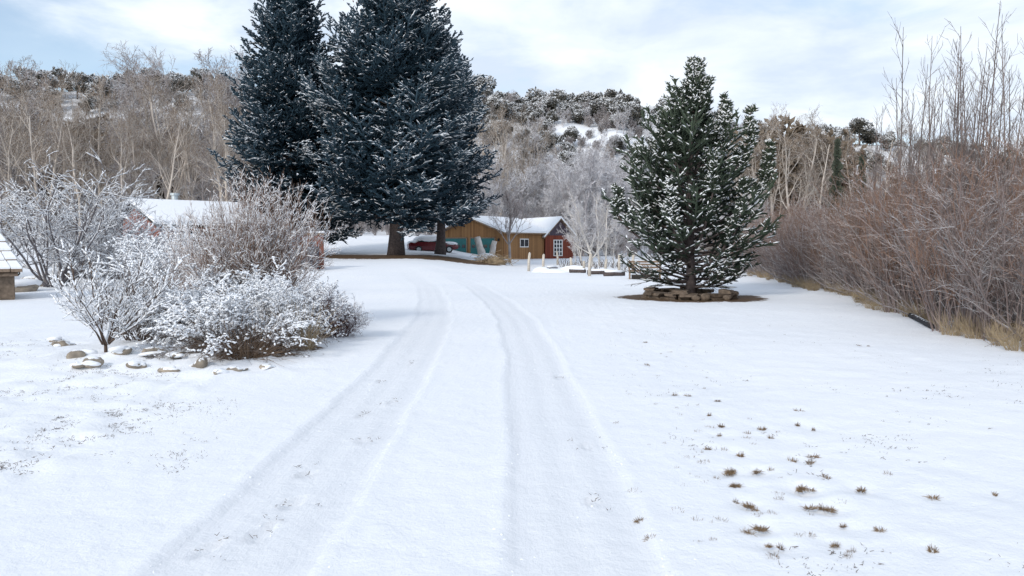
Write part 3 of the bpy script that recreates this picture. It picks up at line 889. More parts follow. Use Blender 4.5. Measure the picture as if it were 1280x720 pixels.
# ---- red car under snow
def build_car():
    d = 66.0; cx = X(541, d)
    t = obj_at("parked_car", (cx, d, gz(cx, d) - .16), R(14), "red sedan under a coat of snow parked behind the spruce trunk", "car")
    Lc = 4.4; hw = .84
    # stations along x: (x, sill z, shoulder z, half width)
    st = [(-2.2, .42, .78, .70), (-2.05, .3, .92, .80), (-1.5, .24, .95, .84), (-.6, .22, .94, .85), (.5, .22, .92, .85), (1.2, .24, .86, .84), (1.9, .28, .76, .78), (2.2, .38, .64, .66)]
    m = MB(); V = []
    for x_, z0, z1, w in st:
        for y_, z_ in ((-w * .92, z0), (-w, (z0 + z1) * .5), (-w * .93, z1), (w * .93, z1), (w, (z0 + z1) * .5), (w * .92, z0)):
            V.append((x_, y_, z_))
    Q = []
    for i in range(len(st) - 1):
        for j in range(6):
            Q.append((i * 6 + j, i * 6 + (j + 1) % 6, (i + 1) * 6 + (j + 1) % 6, (i + 1) * 6 + j))
    e = (len(st) - 1) * 6
    Q += [(3, 2, 1, 4), (4, 1, 0, 5), (e + 1, e + 2, e + 3, e + 4), (e, e + 1, e + 4, e + 5)]
    m.add(V, quads=[q[::-1] for q in Q]); m.build("body", M_CAR, t)
    g = MB()
    g.hexa([(-1.45, -.78, .93), (.85, -.78, .9), (.85, .78, .9), (-1.45, .78, .93)], [(-.95, -.60, 1.36), (.15, -.60, 1.38), (.15, .60, 1.38), (-.95, .60, 1.36)]); cab = g.build("cabin", M_GLASS, t)
    p = MB()
    for s in (-1, 1):
        for xa, xb in ((-1.45, -.95), (-.3, -.35), (.85, .15)):
            p.tubes([(xa, s * .785, .93)], [(xb, s * .605, 1.37)], .035, .03, 4)
    p.build("pillar", M_CAR, cab)
    s = MB(); rng = np.random.RandomState(4)
    s.blob((-.35, 0, 1.16), (1.35, .92, .42), rng, .1, seg=16); s.blob((1.45, 0, .80), (.85, .88, .20), rng, .1, seg=16)
    s.blob((-1.75, 0, .93), (.5, .86, .18), rng, .1, seg=16); s.blob((.55, 0, 1.08), (.60, .80, .30), rng, .1, seg=12); s.blob((-1.25, 0, 1.10), (.52, .80, .30), rng, .1, seg=12)
    s.build("snow_cover", M_SNOW, t, True)
    for sx in (-1.35, 1.35):
        for sy in (-1, 1):
            w = MB(); w.poly([(sx, sy * .66, .31), (sx, sy * .86, .31)], [.31, .31], 16); wo = w.build("wheel", M_TYRE, t)
            h = MB(); h.poly([(sx, sy * .861, .31), (sx, sy * .88, .31)], [.19, .17], 12); h.build("rim", M_METAL, wo)
    for sy in (-1, 1):
        l = MB(); l.box((-2.19, sy * .5, .68), (.06, .3, .12)); l.build("tail_light", M_LAMP, t)
        l = MB(); l.box((2.16, sy * .46, .58), (.06, .28, .11)); l.build("headlight", M_WHITE, t)
build_car()

# ================================================================== SPRUCES
def spruce(name, label, seed, H, Rmax, z0, nw, prof, near=False, bare=0.0, up0=-8, up1=48, leaders=(), tr=.42, shoots=7, slen=.26, srad=.05, per=7, snow_keep=0.0, dead=False, needles=0):
    rng = np.random.RandomState(seed)
    t = empty(name, (0, 0, 0)); tag(t, label, "spruce tree")
    zz = np.linspace(0, H, 16)
    pts = np.stack([.06 * np.sin(zz * .7 + seed), .06 * np.cos(zz * .5), zz - .1 * (zz == 0)], 1)
    rad = tr * (1 - zz / H) ** .9 + .012
    rad[0] *= 1.35
    m = MB(); m.poly(pts, rad, 12, rough=.08, rng=rng); m.build("trunk", M_SPRUCE_BARK, t, True)
    f = (np.arange(nw) + .3 * rng.uniform(-1, 1, nw)) / nw
    f = np.clip(f, 0, .985)
    f = np.repeat(f, per); f = np.clip(f + rng.uniform(-.5, .5, len(f)) / nw, 0, .985)
    nb = len(f)
    z = z0 + (H - z0) * f
    L = Rmax * np.interp(f, prof[0], prof[1]) * rng.uniform(.5, 1.1, nb)
    az = rng.uniform(0, 2 * np.pi, nb)
    el = np.radians(up0 + (up1 - up0) * f ** 1.1 + rng.normal(size=nb) * 8)
    D = np.stack([np.cos(az) * np.cos(el), np.sin(az) * np.cos(el), np.sin(el)], 1)
    P = np.stack([np.interp(z, zz, pts[:, 0]), np.interp(z, zz, pts[:, 1]), z], 1)
    L = np.maximum(L, .35)
    # upright side leaders carry their own short branches
    lead_mb = []
    for lx, ly, zl0, zl1 in leaders:
        q = np.linspace(0, 1, 7)
        lp = np.stack([lx * np.minimum(1, q * 1.6) ** .7, ly * np.minimum(1, q * 1.6) ** .7, zl0 - .9 + (zl1 - zl0 + .9) * q ** 1.15], 1)
        lead_mb.append(lp)
        nl = int(13 * (zl1 - zl0))
        fl = rng.uniform(.3, .99, nl)
        Pl = np.stack([np.interp(fl, q, lp[:, i]) for i in range(3)], 1)
        al = rng.uniform(0, 6.283, nl); ell = np.radians(rng.uniform(25, 60, nl))
        P = np.concatenate([P, Pl]); D = np.concatenate([D, np.stack([np.cos(al) * np.cos(ell), np.sin(al) * np.cos(ell), np.sin(ell)], 1)])
        L = np.concatenate([L, np.maximum(.95 * (1 - fl) * rng.uniform(.5, 1.15, nl), .10)])
    Rb = np.clip(.012 * L + .008, .01, .06)
    lv = [dict(seg=7, wander=.05, trop=.13 if not near else .17, tipup=True, taper=.25, kids=max(6, int(2.3 * Rmax)) if not near else 9, tr=(.22, .98), ang=48, angj=8, planar=.35, lr=.36, ld=.62, lmin=.16, rr=.5, rmin=.006),
          dict(seg=3, wander=.06, trop=.03, taper=.4, kids=shoots, tr=(.15, 1.0), ang=42, angj=10, planar=.6, lr=.42, ld=.5, lmin=slen * .6, rr=.6, rmin=.004),
          dict(seg=1, wander=.05, trop=.05, taper=.3)]
    g = grow(rng, (P, D, L, Rb), lv)
    m = MB(); m.tubes(*g[0][:4], k=4); m.tubes(*g[1][:4], k=3)
    for lp in lead_mb: m.poly(lp, np.linspace(.05, .015, 7), 6)
    m.build("branches", M_SPRUCE_BARK, t, True)
    nd = MB()
    # exteriority of each shoot from its distance to the crown's outline
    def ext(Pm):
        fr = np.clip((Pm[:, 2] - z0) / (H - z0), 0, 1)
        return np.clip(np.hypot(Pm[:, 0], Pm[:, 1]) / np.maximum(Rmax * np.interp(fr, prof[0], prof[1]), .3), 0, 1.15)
    mt = M_SPRUCE if not near else M_SPRUCE_NEAR
    # shoots
    S0, S1 = g[2][0], g[2][1]
    ln = np.linalg.norm(S1 - S0, axis=1, keepdims=True)
    S1 = S0 + norm(S1 - S0) * np.minimum(ln, slen * 1.6)
    e = ext(S1)
    live = np.ones(len(S0), bool)
    if dead:
        fr = np.clip((S0[:, 2] - z0) / (H - z0), 0, 1)
        live = rng.uniform(size=len(S0)) < np.clip(.42 + fr * 3.6, 0, 1)
        live &= (e > .15) | (rng.uniform(size=len(S0)) < .6)
    dr = ~live
    rj = rng.uniform(.75, 1.2, len(S0)) * srad
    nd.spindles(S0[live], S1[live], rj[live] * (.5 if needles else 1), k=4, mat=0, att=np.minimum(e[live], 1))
    # needle-clad twigs and the outer part of each branch
    for lev, lo in ((1, .0), (0, .35)):
        s = g[lev]; k = s[4] >= lo
        if dead:
            fr = np.clip((s[0][:, 2] - z0) / (H - z0), 0, 1)
            k &= (rng.uniform(size=len(k)) < np.clip(.12 + fr * 3.2, 0, 1)) & (ext(s[1]) > .25)
        a, b = s[0][k], s[1][k]
        nd.spindles(a, b + (b - a) * .25, srad * .85, k=4, mat=0, att=np.minimum(ext(b), 1), r0=.8)
    if needles:
        segs0 = np.concatenate([S0[live], g[1][0], ]); segs1 = np.concatenate([S1[live], g[1][1]])
        if dead:
            keep = np.concatenate([np.ones(live.sum(), bool), ext(g[1][1]) > .5]); segs0, segs1 = segs0[keep], segs1[keep]
        n = len(segs0)
        tt = rng.uniform(0.05, 1, (n, needles)); d = norm(segs1 - segs0)
        base = segs0[:, None] + (segs1 - segs0)[:, None] * tt[..., None]
        rv = norm(rng.normal(size=(n, needles, 3)))
        nd_dir = norm(rv + d[:, None] * .75)
        tip = base + nd_dir * (srad * 1.15) * rng.uniform(.7, 1.1, (n, needles, 1))
        sd = norm(np.cross(nd_dir, rng.normal(size=nd_dir.shape))) * .0045
        V = np.stack([base + sd, base - sd, tip], 2).reshape(-1, 3)
        T = np.arange(len(V)).reshape(-1, 3)
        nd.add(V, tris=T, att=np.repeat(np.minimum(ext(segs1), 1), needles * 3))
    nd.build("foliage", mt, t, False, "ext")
    if dead and dr.any():
        m = MB(); m.tubes(S0[dr], S1[dr] + (S1[dr] - S0[dr]) * .5, .008, .004, 3); m.build("dead_twigs", M_DEAD_TWIG, t)
    if snow_keep > 0:
        sn = MB()
        big = np.sin(S0 @ np.array([1.1, 1.7, .9]) + seed) + np.sin(S0 @ np.array([-1.9, .8, 1.6]) + 2)
        dd = norm(S1 - S0)
        k = live & (e > .42) & (np.abs(dd[:, 2]) < .8) & (rng.uniform(size=len(S0)) < snow_keep * np.clip(.85 + .28 * big, .1, 1.6))
        upv = np.stack([np.zeros(k.sum()), np.zeros(k.sum()), np.full(k.sum(), srad * .62)], 1)
        sn.spindles(S0[k] + upv, S1[k] + upv * 1.1 + dd[k] * .01, srad * rng.uniform(.5, 1.0, k.sum()), k=5, flat=.6, mid=.55, r0=.6)
        s = g[1]; dd = norm(s[1] - s[0]); k = (ext(s[1]) > .5) & (np.abs(dd[:, 2]) < .75) & (rng.uniform(size=len(dd)) < snow_keep * (1.1 if near else .5))
        if dead: k &= (s[0][:, 2] - z0) / (H - z0) > .12
        upv = np.stack([np.zeros(k.sum()), np.zeros(k.sum()), np.full(k.sum(), srad * .8)], 1)
        sn.spindles(s[0][k] + upv, s[1][k] + upv, srad * rng.uniform(.55, 1.05, k.sum()), k=5, flat=.6, mid=.5, r0=.7)
        sn.build("snow_cover", M_SNOW, t, True)
    return t

PROF_BIG = ([0, .06, .2, .45, .68, .82, .94, 1], [.80, .98, 1.0, .88, .62, .40, .16, .05])
d = 52.5
o = spruce("blue_spruce", "broad blue spruce with a thick bare lower trunk, front one of the tall pair", 11, 21.8, 7.0, 2.7, 52, PROF_BIG, per=10, tr=.52, srad=.066, slen=.3, shoots=7, snow_keep=.075)
o.location = (X(496, d), d, gz(X(496, d), d))
rc = np.random.RandomState(2); nc = 420
fz = rc.uniform(.74, .99, nc); rr_ = 7.0 * np.interp(fz, PROF_BIG[0], PROF_BIG[1]) * rc.uniform(.55, 1.0, nc); ac = rc.uniform(0, 6.283, nc)
Pc = np.stack([np.cos(ac) * rr_, np.sin(ac) * rr_, 2.7 + (21.8 - 2.7) * fz + .18 * rr_], 1)
m = MB(); m.spindles(Pc, Pc + np.stack([rc.normal(size=nc) * .03, rc.normal(size=nc) * .03, np.full(nc, -.2)], 1), .05, k=5)
tag(m.build("cones", mat_wood("spruce_cones", (.14, .07, .035), (.27, .15, .08), 0, nscale=5), o), kind="stuff")
d = 60.0
o = spruce("blue_spruce", "blue spruce with a slim trunk just behind the broad one, nearer the garage", 12, 18.2, 5.0, 3.2, 44, PROF_BIG, per=8, tr=.36, srad=.066, slen=.3, shoots=7, snow_keep=.075)
o.location = (X(551, d), d, gz(X(551, d), d))
d = 57.0
PROF_L = ([0, .06, .2, .45, .7, .85, .95, 1], [.85, .98, 1.0, .92, .70, .5, .24, .06])
o = spruce("blue_spruce", "narrow dense blue spruce rising behind the frosted lilac", 13, 21.0, 5.6, 1.6, 54, PROF_L, per=10, tr=.45, srad=.066, slen=.3, shoots=7, snow_keep=.085)
o.location = (X(368, d), d, gz(X(368, d), d))
PROF_N = ([0, .08, .2, .35, .5, .7, .85, .95, 1], [.84, .96, 1.0, .97, .82, .53, .30, .15, .06])
o = spruce("green_spruce", "open bottle brush spruce on a stone ring with snow on every shoot", 21, 7.5, 2.95, .2, 32, PROF_N, near=True, per=7, tr=.14, srad=.040, slen=.2, shoots=6, up0=2, up1=60, leaders=((1.75, -.2, 3.9, 6.0), (2.45, .1, 3.0, 4.9), (.95, -.3, 4.8, 6.6), (-.85, -.2, 4.6, 6.1), (-1.7, .2, 3.0, 4.7), (-2.3, 0, 2.0, 3.5), (.3, -1.4, 2.2, 4.5), (-.9, -1.2, 1.8, 3.8), (1.2, -1.3, 1.6, 3.6)), snow_keep=.30, dead=True, needles=7)
o.location = (TREE_NEAR[0], TREE_NEAR[1], gz(*TREE_NEAR) + .1); o.scale = (1, 1, .955)

# ---- stone ring round it
def stone_ring():
    rng = np.random.RandomState(8)
    t = obj_at("stone_ring", (TREE_NEAR[0], TREE_NEAR[1], gz(*TREE_NEAR)), 0, "ring of stacked flat stones round the foot of the green spruce", "stone ring")
    r0 = 1.28
    lay = [(0.0, .15), (.145, .13), (.27, .12)]
    t.scale = (1, 1, .82)
    m = MB()
    for li, (z0, h) in enumerate(lay):
        a = rng.uniform(0, 1)
        while a < 6.283 + .0:
            wdt = rng.uniform(.18, .62)
            am = a + wdt / r0 / 2
            front = math.sin(am)
            if li == 2 and (4.6 < am % 6.283 < 5.3 or rng.uniform() < .5): a += wdt / r0; continue
            rr = r0 + rng.uniform(-.05, .05)
            hz_ = h * rng.uniform(.75, 1.1); hx = .17 * rng.uniform(.7, 1.25)
            q = np.array([(i_, j_, k_) for i_ in (-1, 1) for j_ in (-1, 1) for k_ in (-1, 1)], float) * np.array([hx, wdt / 2 * .98, hz_ / 2])
            q = q + rng.uniform(-1, 1, (8, 3)) * np.array([.05, .05, .028])
            tl = rng.normal() * .12
            ca, sa = math.cos(am + tl), math.sin(am + tl)
            m.add(np.stack([q[:, 0] * ca - q[:, 1] * sa, q[:, 0] * sa + q[:, 1] * ca, q[:, 2]], 1) + np.array([math.cos(am) * rr, math.sin(am) * rr, z0 + h / 2]),
                  quads=[(0, 1, 3, 2), (4, 6, 7, 5), (0, 4, 5, 1), (2, 3, 7, 6), (0, 2, 6, 4), (1, 5, 7, 3)])
            a += wdt / r0
    m.build("stone_courses", M_STONE, t)
    s = MB()
    for k in range(9):
        a = rng.uniform(-.4, 3.5); s.blob((math.cos(a) * 1.25, math.sin(a) * 1.25, .42), (.2, .2, .035), rng, .2, seg=8, rings=5)
    s.build("snow_cover", M_SNOW, t, True)
    for k, (dx, dy, sx) in enumerate(((.1, -1.52, .17), (-.2, -1.6, .13), (.75, -1.45, .14))):
        b = MB(); b.blob((0, 0, sx * .5), (sx, sx * .8, sx * .75), rng, .2)
        o = b.build("round_stone", M_STONE, None, True)
        o.location = (TREE_NEAR[0] + dx, TREE_NEAR[1] + dy, gz(TREE_NEAR[0] + dx, TREE_NEAR[1] + dy))
        tag(o, ["largest round brown stone propped before the stone ring", "small tan stone lying left of the largest one before the stone ring", "round stone near the right end of the stone ring"][k], "stone")
stone_ring()

# ================================================================== BACKGROUND WOODS
rng = np.random.RandomState(99)
G_COT = "bare cottonwoods along the foot of the hill"
cotton = Pool([bare_tree("cottonwood_tree", "tall bare tan cottonwood in the wood behind the yard", "tree", 100 + i, 17 + (i % 3) * 1.2, .2, M_COTTON_BARK, M_COTTON_TWIG, kids=(11, 8, 6, 3), spread=.42, group=G_COT) for i in range(6)])
grey = Pool([bare_tree("grey_tree", "bare grey tree with frosted twigs in the wood", "tree", 200 + i, 11, .13, M_GREY_BARK, M_GREY_TWIG, kids=(11, 7, 6, 3), spread=.5, trop=.06, lo=.12, rmin=.012, multi=1 + i % 3) for i in range(5)])
frost = Pool([bare_tree("frosted_tree", "pale frosted tree on the slope", "tree", 300 + i, 9, .1, M_FROST_TWIG, M_FROST_TWIG, kids=(11, 8, 7, 4), spread=.5, lo=.1, rmin=.014, multi=2) for i in range(4)])
brushp = Pool([bare_tree("scrub_bush", "bare scrub bush on the snowy hill", "bush", 400 + i, 3.4, .05, M_GREY_BARK, M_GREY_TWIG, kids=(9, 7, 6, 3), spread=.6, lo=.05, rmin=.012, multi=7) for i in range(3)])
tanbr = Pool([bare_tree("scrub_bush", "tan scrub bush under the cottonwoods", "bush", 420 + i, 4.2, .05, M_COTTON_BARK, M_COTTON_TWIG, kids=(9, 7, 6, 3), spread=.6, lo=.05, rmin=.012, multi=7) for i in range(3)])

def foliage_tree(name, label, catg, seed, H, Wd, mat, n=1100, size=.26, lobes=6, conifer=False, trunkm=None):
    rg = np.random.RandomState(seed)
    t = empty(name, (0, 0, -50)); tag(t, label, catg)
    m = MB(); m.poly([(0, 0, -.3), (.05, .03, H * .35), (.02, 0, H * .8)], [.16, .12, .04], 7); m.build("trunk", trunkm or M_SPRUCE_BARK, t, True)
    m = MB()
    if conifer:
        f = rg.uniform(0, 1, n) ** 1.3; r = Wd / 2 * (1 - f) ** .9 * np.sqrt(rg.uniform(.1, 1, n)) * (.75 + .45 * np.sin(f * 52)); a = rg.uniform(0, 6.28, n)
        P = np.stack([np.cos(a) * r, np.sin(a) * r, H * (.1 + .88 * f)], 1)
        D = np.stack([np.cos(a), np.sin(a), rg.uniform(-.3, .25, n)], 1); e = np.full(n, .7)
    else:
        c = np.stack([rg.uniform(-.32, .32, lobes) * Wd, rg.uniform(-.32, .32, lobes) * Wd, rg.uniform(.32, .8, lobes) * H], 1)
        c[0] = (0, 0, .62 * H); rl = rg.uniform(.2, .34, lobes) * Wd
        k = rg.randint(0, lobes, n); v = norm(rg.normal(size=(n, 3)))
        P = c[k] + v * (rl[k] * rg.uniform(.55, 1.06, n))[:, None] * np.array([1, 1, .82])
        P[:, 2] = np.maximum(P[:, 2], .15 * rg.uniform(.4, 1.5, n))
        D = norm(v + .7 * rg.normal(size=(n, 3)) + np.array([0, 0, .25])); e = np.clip(.45 + .35 * v[:, 2], 0, 1)
    D = norm(D)
    s = size * rg.uniform(.6, 1.4, n)
    m.spindles(P - D * s[:, None] * .3, P + D * s[:, None], s * .42, k=3, att=e)
    m.build("crown", mat, t, False, "ext")
    return t
junip = Pool([foliage_tree("juniper_tree", "snow dusted dark juniper on the hill", "tree", 500 + i, 4.6 + .4 * (i % 3), 4.6, M_JUNIPER, n=1500, size=.3, lobes=6 + i % 3) for i in range(5)])
olive = Pool([foliage_tree("leafy_tree", "round olive brown tree among the cottonwoods", "tree", 520 + i, 8.5, 6.5, M_OLIVE, n=2300, size=.34, lobes=9) for i in range(3)])
darkc = Pool([foliage_tree("dark_conifer", "dark narrow conifer in the wood", "tree", 530 + i, 9, 3.4, M_DARKCON, n=2000, size=.42, conifer=True) for i in range(2)])

def put(pool, i, px, d, s, label, group, jz=0.0, cat=None):
    x = X(px, d)
    sx = s if not isinstance(s, tuple) else s
    return pool.put(i, (x, d, gz(x, d) + jz), rng.uniform(0, 6.28), sx, label, group, cat)

def fit(pool, i, px, d, top):
    x = X(px, d)
    return (Z(top, d) - gz(x, d)) / pool.h[i % len(pool.h)]
# left wood: tall cottonwoods, px -90..300
k = 0
for px in np.linspace(-110, 300, 30):
    for row in range(2):
        if row and rng.uniform() < .4: continue
        d = 84 + 17 * row + rng.uniform(-6, 6)
        p = px + rng.uniform(-9, 9)
        top = 100 - 10 * math.sin(p * .03) + rng.uniform(-14, 50)
        s = fit(cotton, k, p, d, top)
        put(cotton, k, p, d, s, "bare tan cottonwood in the tall wood behind the frosted shrubs", "cottonwoods in the wood behind the frosted shrubs"); k += 1
for j in range(16):
    p, d = rng.uniform(-80, 310), rng.uniform(80, 100)
    put(grey, j, p, d, rng.uniform(.75, 1.15), "grey understorey tree at the foot of the tall tan wood", "grey trees under the tall tan wood")
for j in range(30):
    p, d = rng.uniform(-100, 320), rng.uniform(72, 92)
    put(tanbr if j % 2 else brushp, j, p, d, rng.uniform(.7, 1.15), "scrub bush at the foot of the tall tan wood", "scrub under the tall tan wood")
for j, (p, d, top) in enumerate(((60, 128, 92), (105, 118, 80), (128, 122, 84), (150, 118, 88), (195, 120, 80), (230, 128, 88), (20, 120, 86), (-30, 125, 84), (172, 128, 84), (262, 130, 96), (80, 132, 88))):
    x = X(p, d); s = max(.7, (Z(top, d) - gz(x, d)) / 8.3)
    put(olive, j, p, d, min(s, 1.6), "round olive brown tree rising above the tall tan wood", "olive brown trees over the tall tan wood")
for j in range(22):
    p = -60 + j * 17 + rng.uniform(-8, 8); d = rng.uniform(122, 150); x = X(p, d)
    put(olive, j, p, d, min(1.5, max(.6, (Z(rng.uniform(78, 104), d) - gz(x, d)) / 8.3)), "round olive brown tree rising above the tall tan wood", "olive brown trees over the tall tan wood")
for j in range(36):
    p = -60 + j * 10 + rng.uniform(-6, 6); d = rng.uniform(212, 240)
    put(junip, j, p, d, rng.uniform(1.0, 1.7), "juniper on the skyline behind the tall tan wood", "junipers on the skyline behind the tall tan wood")
# treetops sticking out above the left skyline
for j, p in enumerate((12, 38, 172, 188, 214, 240, 262, 285)):
    d = 108 + 6 * (j % 3); x = X(p, d); top = (66, 78, 66, 58, 60, 70, 58, 62)[j]
    put(grey, j, p, d, fit(grey, j, p, d, top + 8), "grey treetop poking above the skyline of the tall tan wood", "grey treetops above the tall tan wood")

for j in range(46):
    px = rng.uniform(570, 1000); d = rng.uniform(200, 232)
    put((frost, grey)[j % 2], j, px, d, rng.uniform(.45, .75), "bare tree among the junipers near the ridge", "bare trees along the ridge")
for j in range(30):
    px = rng.uniform(660, 800); d = rng.uniform(140, 212)
    put(brushp, j, px, d, rng.uniform(.7, 1.2), "grey scrub bush at the rim of the open snowy slope", "scrub round the open slope")
# hill: junipers, scrub
def open_slope(px, d):
    return 164 < d < 206 and abs(px - (738 + (d - 190) * .3)) < 24
jn = 0
for j in range(330):
    px = rng.uniform(-60, 1330); d = rng.uniform(145, 236)
    if open_slope(px, d): continue
    if px < 290 and rng.uniform() < .15: continue
    if rng.uniform() < .35 and d < 190: continue
    put(junip, j, px, d, rng.uniform(.75, 1.25), "snow dusted juniper on the hillside", "junipers on the hill"); jn += 1
    if jn >= 200: break
for j in range(82):      # ridge line
    px = (580 + j * 3.6 if j < 60 else 800 + (j - 60) * 23) + rng.uniform(-8, 8); d = rng.uniform(205, 240)
    q_ = rng.uniform(.8, 1.7); put(junip, j, px, d, (q_ * rng.uniform(.8, 1.3), q_, q_ * rng.uniform(.8, 1.25)), "juniper standing along the skyline of the hill", "junipers along the ridge")
for j in range(150):
    px = rng.uniform(560, 1290); d = rng.uniform(118, 215)
    if open_slope(px, d): continue
    put(brushp, j, px, d, rng.uniform(.7, 1.3), "grey scrub bush on the snowy hill", "scrub on the hill")

for j in range(56):
    px = rng.uniform(615, 800); d = rng.uniform(124, 196)
    if open_slope(px, d): continue
    put((frost, cotton, frost, junip)[j % 4], j, px, d, (rng.uniform(.6, .95), rng.uniform(.4, .55), rng.uniform(.6, .95), rng.uniform(.9, 1.3))[j % 4], ("frosted tree on the hill slope above the garage", "tan tree on the hill slope above the garage", "frosted tree on the hill slope above the garage", "snow dusted juniper on the hillside")[j % 4], ("frosted trees on the hill slope above the garage", "tan trees on the hill slope above the garage", "frosted trees on the hill slope above the garage", "junipers on the hill")[j % 4])
# middle wood behind the garage: tan cottonwoods, frosted trees
for j, (p, d, top) in enumerate(((604, 105, 150), (622, 98, 138), (640, 110, 135), (655, 104, 140), (668, 100, 165), (612, 92, 190), (590, 108, 130), (684, 112, 160), (700, 104, 190), (632, 118, 132), (596, 96, 170))):
    x = X(p, d); put(cotton, j, p, d, fit(cotton, j, p, d, top), "tan cottonwood in the clump behind the garage roof", "tan cottonwoods behind the garage")
for j in range(34):
    p = 600 + j * 6.2 + rng.uniform(-8, 8); d = rng.uniform(88, 116); top = rng.uniform(185, 235)
    x = X(p, d); put(frost, j, p, d, max(.45, fit(frost, j, p, d, top)), "pale frosted tree on the slope behind the garage", "frosted trees behind the garage")
for j in range(22):
    p = 590 + j * 9 + rng.uniform(-8, 8); d = rng.uniform(82, 92)
    put(brushp, j, p, d, rng.uniform(.7, 1.0), "bare scrub bush close behind the garage", "scrub behind the garage")
for j, (p, d, s) in enumerate(((688, 128, 1.5), (742, 132, 1.45), (720, 124, 1.3), (672, 120, 1.2), (755, 140, 1.3))):
    put(junip, j, p, d, s, "large frosted juniper on the slope between the garage and the open snow", "large junipers above the garage")
for j, (p, d) in enumerate(((402, 88), (428, 92), (452, 87), (470, 93), (500, 88), (522, 90), (538, 86), (412, 98), (440, 100), (486, 99), (512, 98))):
    put(brushp, j, p, d, rng.uniform(.55, .9), "snowy scrub bush along the top of the white field", "scrub above the white field")
for j in range(14):
    p = 400 + j * 13; d = rng.uniform(98, 112)
    put(grey, j, p, d, rng.uniform(.7, 1.1), "grey tree in the shade behind the tall spruces", "grey trees behind the tall spruces")

# right wood
for j, (p, d, top) in enumerate(((935, 96, 160), (952, 104, 150), (968, 98, 138), (985, 92, 148), (1000, 100, 142), (1016, 95, 158), (1030, 104, 165), (1052, 98, 172), (1075, 104, 165), (1100, 98, 158), (1130, 104, 170), (1160, 100, 172), (1200, 98, 166), (1240, 104, 172), (1280, 98, 170), (1320, 100, 165), (915, 110, 160), (1360, 95, 160), (1180, 112, 165), (1260, 112, 168))):
    x = X(p, d); put(cotton, j + 2, p, d, fit(cotton, j + 2, p, d, top), "tan cottonwood in the wood past the green spruce", "tan cottonwoods past the green spruce")
for j in range(26):
    p = 900 + j * 18 + rng.uniform(-9, 9); d = rng.uniform(78, 100)
    put(grey if j % 2 else frost, j, p, d, rng.uniform(.5, .85), "small grey tree in the wood past the green spruce", "small grey trees past the green spruce")
for j in range(24):
    p = 880 + j * 18 + rng.uniform(-9, 9); d = rng.uniform(62, 90)
    put(tanbr, j, p, d, rng.uniform(.6, 1.0), "tan scrub bush between the green spruce and the thicket", "tan scrub past the green spruce")
put(darkc, 0, 1043, 74, (.6, .6, (Z(176, 74) - gz(X(1043, 74), 74)) / 8.9), "dark narrow conifer standing above the reddish thicket", None, 0)
o = put(darkc, 1, 1074, 80, (.6, .6, (Z(196, 80) - gz(X(1074, 80), 80)) / 8.9), "rusty tinged conifer beside the dark narrow one above the thicket", None, 0)
for j, (p, d, top) in enumerate(((990, 112, 146), (975, 118, 152), (1010, 116, 150))):
    x = X(p, d); put(olive, j, p, d, (Z(top, d) - gz(x, d)) / 8.3, "olive brown tree behind the wood past the green spruce", "olive brown trees past the green spruce")
for j in range(22):
    p = 770 + j * 8; d = rng.uniform(72, 100)
    put(frost if j % 3 else brushp, j, p, d, rng.uniform(.4, .8), "frosted small tree behind the green spruce", "frosted trees behind the green spruce")

# vase tree before the garage, aspens
d = 60.0
o = bare_tree("vase_tree", "young pinkish bare tree with a vase shaped crown before the garage wall", "tree", 41, 6.4, .13, M_GREY_BARK, mat_wood("pink_twigs", (.42, .35, .34), (.58, .5, .48), .6, thr=.6, nscale=.8), kids=(15, 6, 5, 3), ang=(24, 26, 28, 28), spread=.62, trop=.09, lo=.22, rmin=.011)
o.location = (X(637, d), d, gz(X(637, d), d) + .1)
for j, (p, d, s, top) in enumerate(((741, 50, 1, 232), (728, 52, 1, 250), (757, 51, 1, 240), (768, 53, 1, 262), (749, 54, 1, 225), (720, 55, 1, 268))):
    o = bare_tree("aspen_tree", ["thickest white aspen stem in the clump right of the garage", "white aspen leaning towards the red shed", "white aspen on the spruce side of the clump", "short white aspen nearest the green spruce", "tallest white aspen at the back of the clump", "small white aspen bush before the red shed window"][j], "tree", 60 + j, 6, (.12, .08, .08, .06, .08, .05)[j], M_ASPEN, M_FROST_TWIG, kids=(15, 7, 5, 3), ang=(38, 36, 38, 40), spread=.36, trop=.12, lo=.12, rmin=.009, lean=.05)
    x = X(p, d); hgt = Z(top, d) - gz(x, d); o.location = (x, d, gz(x, d)); k_ = hgt / 5.7; o.scale = (k_, k_, k_)

